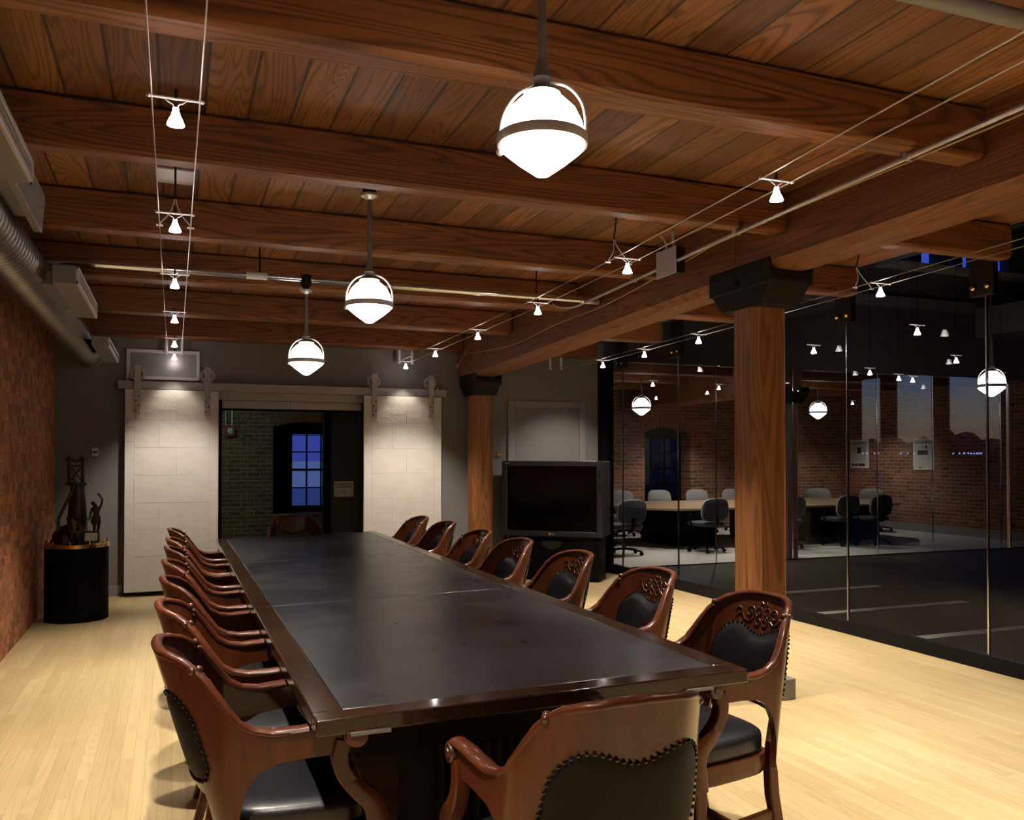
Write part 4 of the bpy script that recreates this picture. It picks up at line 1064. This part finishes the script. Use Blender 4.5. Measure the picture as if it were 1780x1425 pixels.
tr.tube([(xa, -0.01, 0.735), (xa - 0.07, -0.01, 0.742)], 0.004, 6)
tr.build('truss', 'bronze', sc_)
MB().tube([(fx - 0.02, -0.05, 0.62), (fx - 0.02, -0.07, 0.50), (fx - 0.145, -0.06, 0.22), (fx - 0.148, -0.06, 0.08)], 0.014, 10).build('downcomer_pipe', 'bronze', sc_)
def skin_fig(name, V, E, R, root, loc, mat, parent):
    me = bpy.data.meshes.new(name); me.from_pydata(V, E, []); o = bpy.data.objects.new(name, me); COL.objects.link(o)
    o.parent = parent; o.location = loc
    md = o.modifiers.new('skin', 'SKIN'); md.use_smooth_shade = True
    for i, d in enumerate(me.skin_vertices[0].data):
        d.radius = (R[i], R[i]); d.use_root = (i == root)
    sb = o.modifiers.new('sub', 'SUBSURF'); sb.levels = 2; sb.render_levels = 2
    me.materials.append(M[mat]); return o
# standing worker, one arm raised, head thrown back
V = [(0, 0, 0.185), (0.004, 0, 0.225), (0.002, 0, 0.265), (-0.004, -0.004, 0.292), (-0.016, -0.008, 0.305), (-0.028, -0.014, 0.322), (-0.030, -0.014, 0.338),
     (0.030, 0, 0.272), (0.046, -0.008, 0.315), (0.052, -0.014, 0.352), (0.030, -0.020, 0.388), (0.020, -0.022, 0.402),
     (-0.034, 0.0, 0.268), (-0.044, -0.012, 0.222), (-0.052, -0.022, 0.178), (-0.054, -0.030, 0.160),
     (-0.014, 0, 0.168), (-0.010, -0.016, 0.100), (-0.022, 0.002, 0.040), (-0.026, -0.02, 0.022),
     (0.016, 0, 0.168), (0.024, -0.012, 0.098), (0.002, 0.004, 0.036), (0.002, -0.020, 0.020),
     (0.012, -0.026, 0.405), (0.030, -0.028, 0.408), (0.002, -0.022, 0.398)]
E_ = [(0,1),(1,2),(2,3),(3,4),(4,5),(5,6),(2,7),(7,8),(8,9),(9,10),(10,11),(2,12),(12,13),(13,14),(14,15),(0,16),(16,17),(17,18),(18,19),(0,20),(20,21),(21,22),(22,23),(11,24),(11,25),(11,26)]
R_ = [.025,.024,.030,.014,.015,.021,.012,.014,.011,.010,.008,.007,.014,.011,.009,.008,.020,.014,.009,.008,.020,.014,.009,.008,.003,.003,.003]
skin_fig('standing_worker', V, E_, R_, 0, (cxx(425), -0.06, 0.035), 'bronze', sc_)
dr = MB(); rings = []
for k, (rr, z) in enumerate(((0.031, 0.232), (0.034, 0.222), (0.036, 0.195), (0.038, 0.170))): rings.append([(cxx(425) + rr*1.12*cos(2*pi*j/20)*(1 + 0.05*sin(j*2)), -0.06 + rr*sin(2*pi*j/20), z + 0.008*sin(j*1.3)) for j in range(20)])
dr.loft(rings).build('loincloth', 'bronze', sc_)
# stooping worker at the tap hole
V = [(0, 0, 0.09), (0.004, -0.012, 0.135), (-0.002, -0.028, 0.172), (-0.010, -0.036, 0.190), (-0.018, -0.046, 0.208), (-0.020, -0.048, 0.222),
     (0.036, -0.03, 0.165), (0.052, -0.055, 0.120), (0.020, -0.078, 0.104), (-0.034, -0.03, 0.160), (-0.042, -0.060, 0.122), (-0.008, -0.080, 0.100),
     (-0.014, 0, 0.080), (-0.022, -0.034, 0.040), (-0.022, -0.01, 0.0), (0.016, 0, 0.080), (0.026, -0.030, 0.040), (0.028, 0.0, 0.0)]
E_ = [(0,1),(1,2),(2,3),(3,4),(4,5),(2,6),(6,7),(7,8),(2,9),(9,10),(10,11),(0,12),(12,13),(13,14),(0,15),(15,16),(16,17)]
R_ = [.026,.027,.030,.014,.020,.012,.014,.011,.009,.014,.011,.009,.020,.014,.010,.020,.014,.010]
skin_fig('stooping_worker', V, E_, R_, 0, (cxx(290), -0.150, 0.012), 'bronze', sc_)
MB().tube([(cxx(265), -0.235, 0.13), (cxx(300), -0.235, 0.105), (cxx(345), -0.22, 0.09)], 0.004, 6).build('tool', 'bronze', sc_)
pq = thing('plaque', 'tilted plaque with a white page leaning before the bronze figures', 'plaque', (-0.81 + cxx(402), 8.70 - 0.178, 0.688))
rot = Matrix.Rotation(radians(-32), 4, 'X') @ Matrix.Rotation(radians(-6), 4, 'Z')
MB().cbox((0, 0, 0.058), (0.135, 0.008, 0.118), Matrix.Rotation(radians(-35), 4, 'X')).build('board', 'tv', pq, bevel=0.002)
MB().cbox((0, -0.82*0.0048, 0.058 + 0.57*0.0048), (0.102, 0.002, 0.080), Matrix.Rotation(radians(-35), 4, 'X')).build('page', 'white', pq)

# ------------------------------------------------------------------ meeting room furniture
ct = thing('meeting_table', 'long oak meeting table with clipped corners behind the glass', 'table', (9.5, 12.65, 0))
poly = [(-2.2, -1.12), (2.3, -1.12), (3.0, -0.45), (3.0, 0.45), (2.3, 1.12), (-2.2, 1.12), (-2.65, 0.55), (-2.65, -0.55)]
MB().prism(poly, 0.625, 0.66).build('table_top', 'conftop', ct, bevel=0.004)
for x in (-1.5, 0.35, 2.0): MB().box(x - 0.4, x + 0.4, -0.55, 0.55, 0.004, 0.625).build('pedestal_base', 'black', ct, bevel=0.01)
off = None
def office(x, y, rz, label, group):
    global off
    if off is None:
        r = thing('office_chair', label, 'chair', (0, 0, 0), 0, group)
        def rr(w, h, n=24, p=0.5):
            o_ = []
            for i in range(n):
                an = 2*pi*i/n; c_, s_ = cos(an), sin(an); o_.append((w*math.copysign(abs(c_)**p, c_), h*math.copysign(abs(s_)**p, s_)))
            return o_
        def sl(w, h, z): return [Vector((a, b, z)) for a, b in rr(w, h)]
        MB().loft([sl(0.22, 0.21, 0.40), sl(0.24, 0.23, 0.42), sl(0.24, 0.23, 0.455), sl(0.21, 0.20, 0.47)]).build('seat', 'darkfab', r)
        def bk(w, h, y): return [Vector((a*(1 + 0.12*(-b)), y + 0.35*a*a - 0.10*(b), 0.655 + b)) for a, b in rr(w, h, p=0.62)]
        MB().loft([bk(0.235, 0.165, -0.245), bk(0.255, 0.18, -0.235), bk(0.255, 0.18, -0.205), bk(0.23, 0.16, -0.19)]).build('backrest', 'greyfab', r)
        MB().loft([bk(0.22, 0.15, -0.262), bk(0.248, 0.175, -0.246), bk(0.248, 0.175, -0.236)]).build('back_shell', 'darkfab', r)
        MB().rsweep([(0, -0.05, 0.395), (0, -0.22, 0.395), (0, -0.255, 0.46), (0, -0.265, 0.56)], (0.06, 0.02), (1, 0, 0)).build('back_support', 'black', r)
        MB().lathe([(0.03, 0.08), (0.03, 0.25), (0.02, 0.25), (0.02, 0.40)], (0, 0, 0), 12).build('gas_column', 'black', r)
        for s in (-1, 1): MB().rsweep(smooth_path([(s*0.16, 0.05, 0.41), (s*0.27, 0.04, 0.43), (s*0.285, 0.03, 0.58), (s*0.28, 0.12, 0.60)], 4), (0.03, 0.018), (0, 1, 0)).build('armrest', 'black', r)
        for k in range(5):
            an = 2*pi*k/5 + 0.3; m_ = Matrix.Rotation(an, 4, 'Z')
            a = MB(); a.rsweep([m_ @ Vector((0.0, 0, 0.10)), m_ @ Vector((0.16, 0, 0.085)), m_ @ Vector((0.28, 0, 0.065))], (0.035, 0.025), m_ @ Vector((0, 1, 0)))
            o = a.build('base_arm', 'black', r)
            MB().lathe([(0.028, -0.018), (0.03, -0.012), (0.03, 0.012), (0.028, 0.018)], m_ @ Vector((0.275, 0, 0.034)), 12, m_ @ Matrix.Rotation(pi/2, 4, 'X')).build('caster', 'black', o)
        off = r
    else:
        r = copy_tree(off); r['label'] = label; r['group'] = group
    r.location = (x, y, 0.004); r.rotation_euler = (0, 0, rz); return r
for x, y, nm in ((6.25, 11.35, 'leftmost, right beside the television'), (7.66, 11.30, 'second from the left'), (9.12, 11.28, 'behind the near column'), (10.28, 11.35, 'left of the newspapers'), (10.95, 11.32, 'rightmost')):
    office(x, y, 0.1, 'grey office chair on the near side of the meeting table, ' + nm, 'office chairs on the near side')
for x, y, nm in ((7.88, 14.2, 'leftmost of the row'), (8.70, 14.2, 'before the arched window'), (9.55, 14.2, 'right of the arched window'), (10.40, 14.2, 'partly behind the near column'), (12.12, 13.85, 'second from the right end'), (12.95, 13.25, 'rightmost')):
    office(x, y, pi - (0.0 if x < 12 else 0.4), 'grey office chair on the far side of the meeting table, ' + nm, 'office chairs on the far side')
office(6.62, 12.75, -pi/2, 'grey office chair at the left head of the meeting table', 'office chairs on the near side')
def framed(y0, y1, z0, z1, label, pic):
    r = thing('framed_newspaper', label, 'picture', (13.70, (y0 + y1)/2, (z0 + z1)/2), 0, 'framed newspapers'); w, h = (y1 - y0)/2, (z1 - z0)/2
    MB().box(-0.02, 0, -w, w, -h, h).build('frame', 'silver', r, bevel=0.002)
    MB().box(-0.023, -0.019, -w + 0.008, w - 0.008, -h + 0.008, h - 0.008).build('page', 'white', r)
    k = MB(); X0, X1 = -0.0245, -0.0228
    def bar(a, b, c_, d): k.box(X0, X1, w - b*2*w, w - a*2*w, -h + c_*2*h, -h + d*2*h)
    for z in (0.90, 0.845):
        x = 0.10
        while x < 0.86:
            ww = random.uniform(0.05, 0.12); bar(x, min(0.9, x + ww), z - 0.018, z + 0.018); x += ww + 0.03
    for a, b, c_, d in pic: bar(a, b, c_, d)
    for c0 in (0.08, 0.24, 0.40, 0.56, 0.72):
        z = 0.08
        while z < 0.78:
            if not any(a - 0.02 < c0 + 0.06 < b + 0.02 and c_ - 0.02 < z < d + 0.02 for a, b, c_, d in pic): bar(c0, c0 + 0.13, z, z + 0.006)
            z += 0.022
    k.build('print', 'ink', r)
framed(14.2, 14.72, 1.235, 1.84, 'framed newspaper front page on the brick wall, left of two', [(0.38, 0.60, 0.52, 0.74), (0.06, 0.20, 0.06, 0.17), (0.24, 0.42, 0.07, 0.16), (0.46, 0.80, 0.07, 0.17)])
framed(12.52, 13.02, 1.22, 1.84, 'framed newspaper front page on the brick wall, right of two', [(0.58, 0.70, 0.67, 0.77), (0.22, 0.72, 0.47, 0.62), (0.24, 0.44, 0.05, 0.08)])
ph = MB().tube([(XG - 0.05, 4.11, 0.86), (XG - 0.05, 4.11, 1.94)], 0.014, 12)
for z in (1.0, 1.8): ph.tube([(XG - 0.05, 4.11, z), (XG + 0.0, 4.11, z)], 0.008, 8)
tag(ph.build('pull_handle', 'chrome'), 'tall tubular steel pull handle on the glass wall at far right', 'handle')
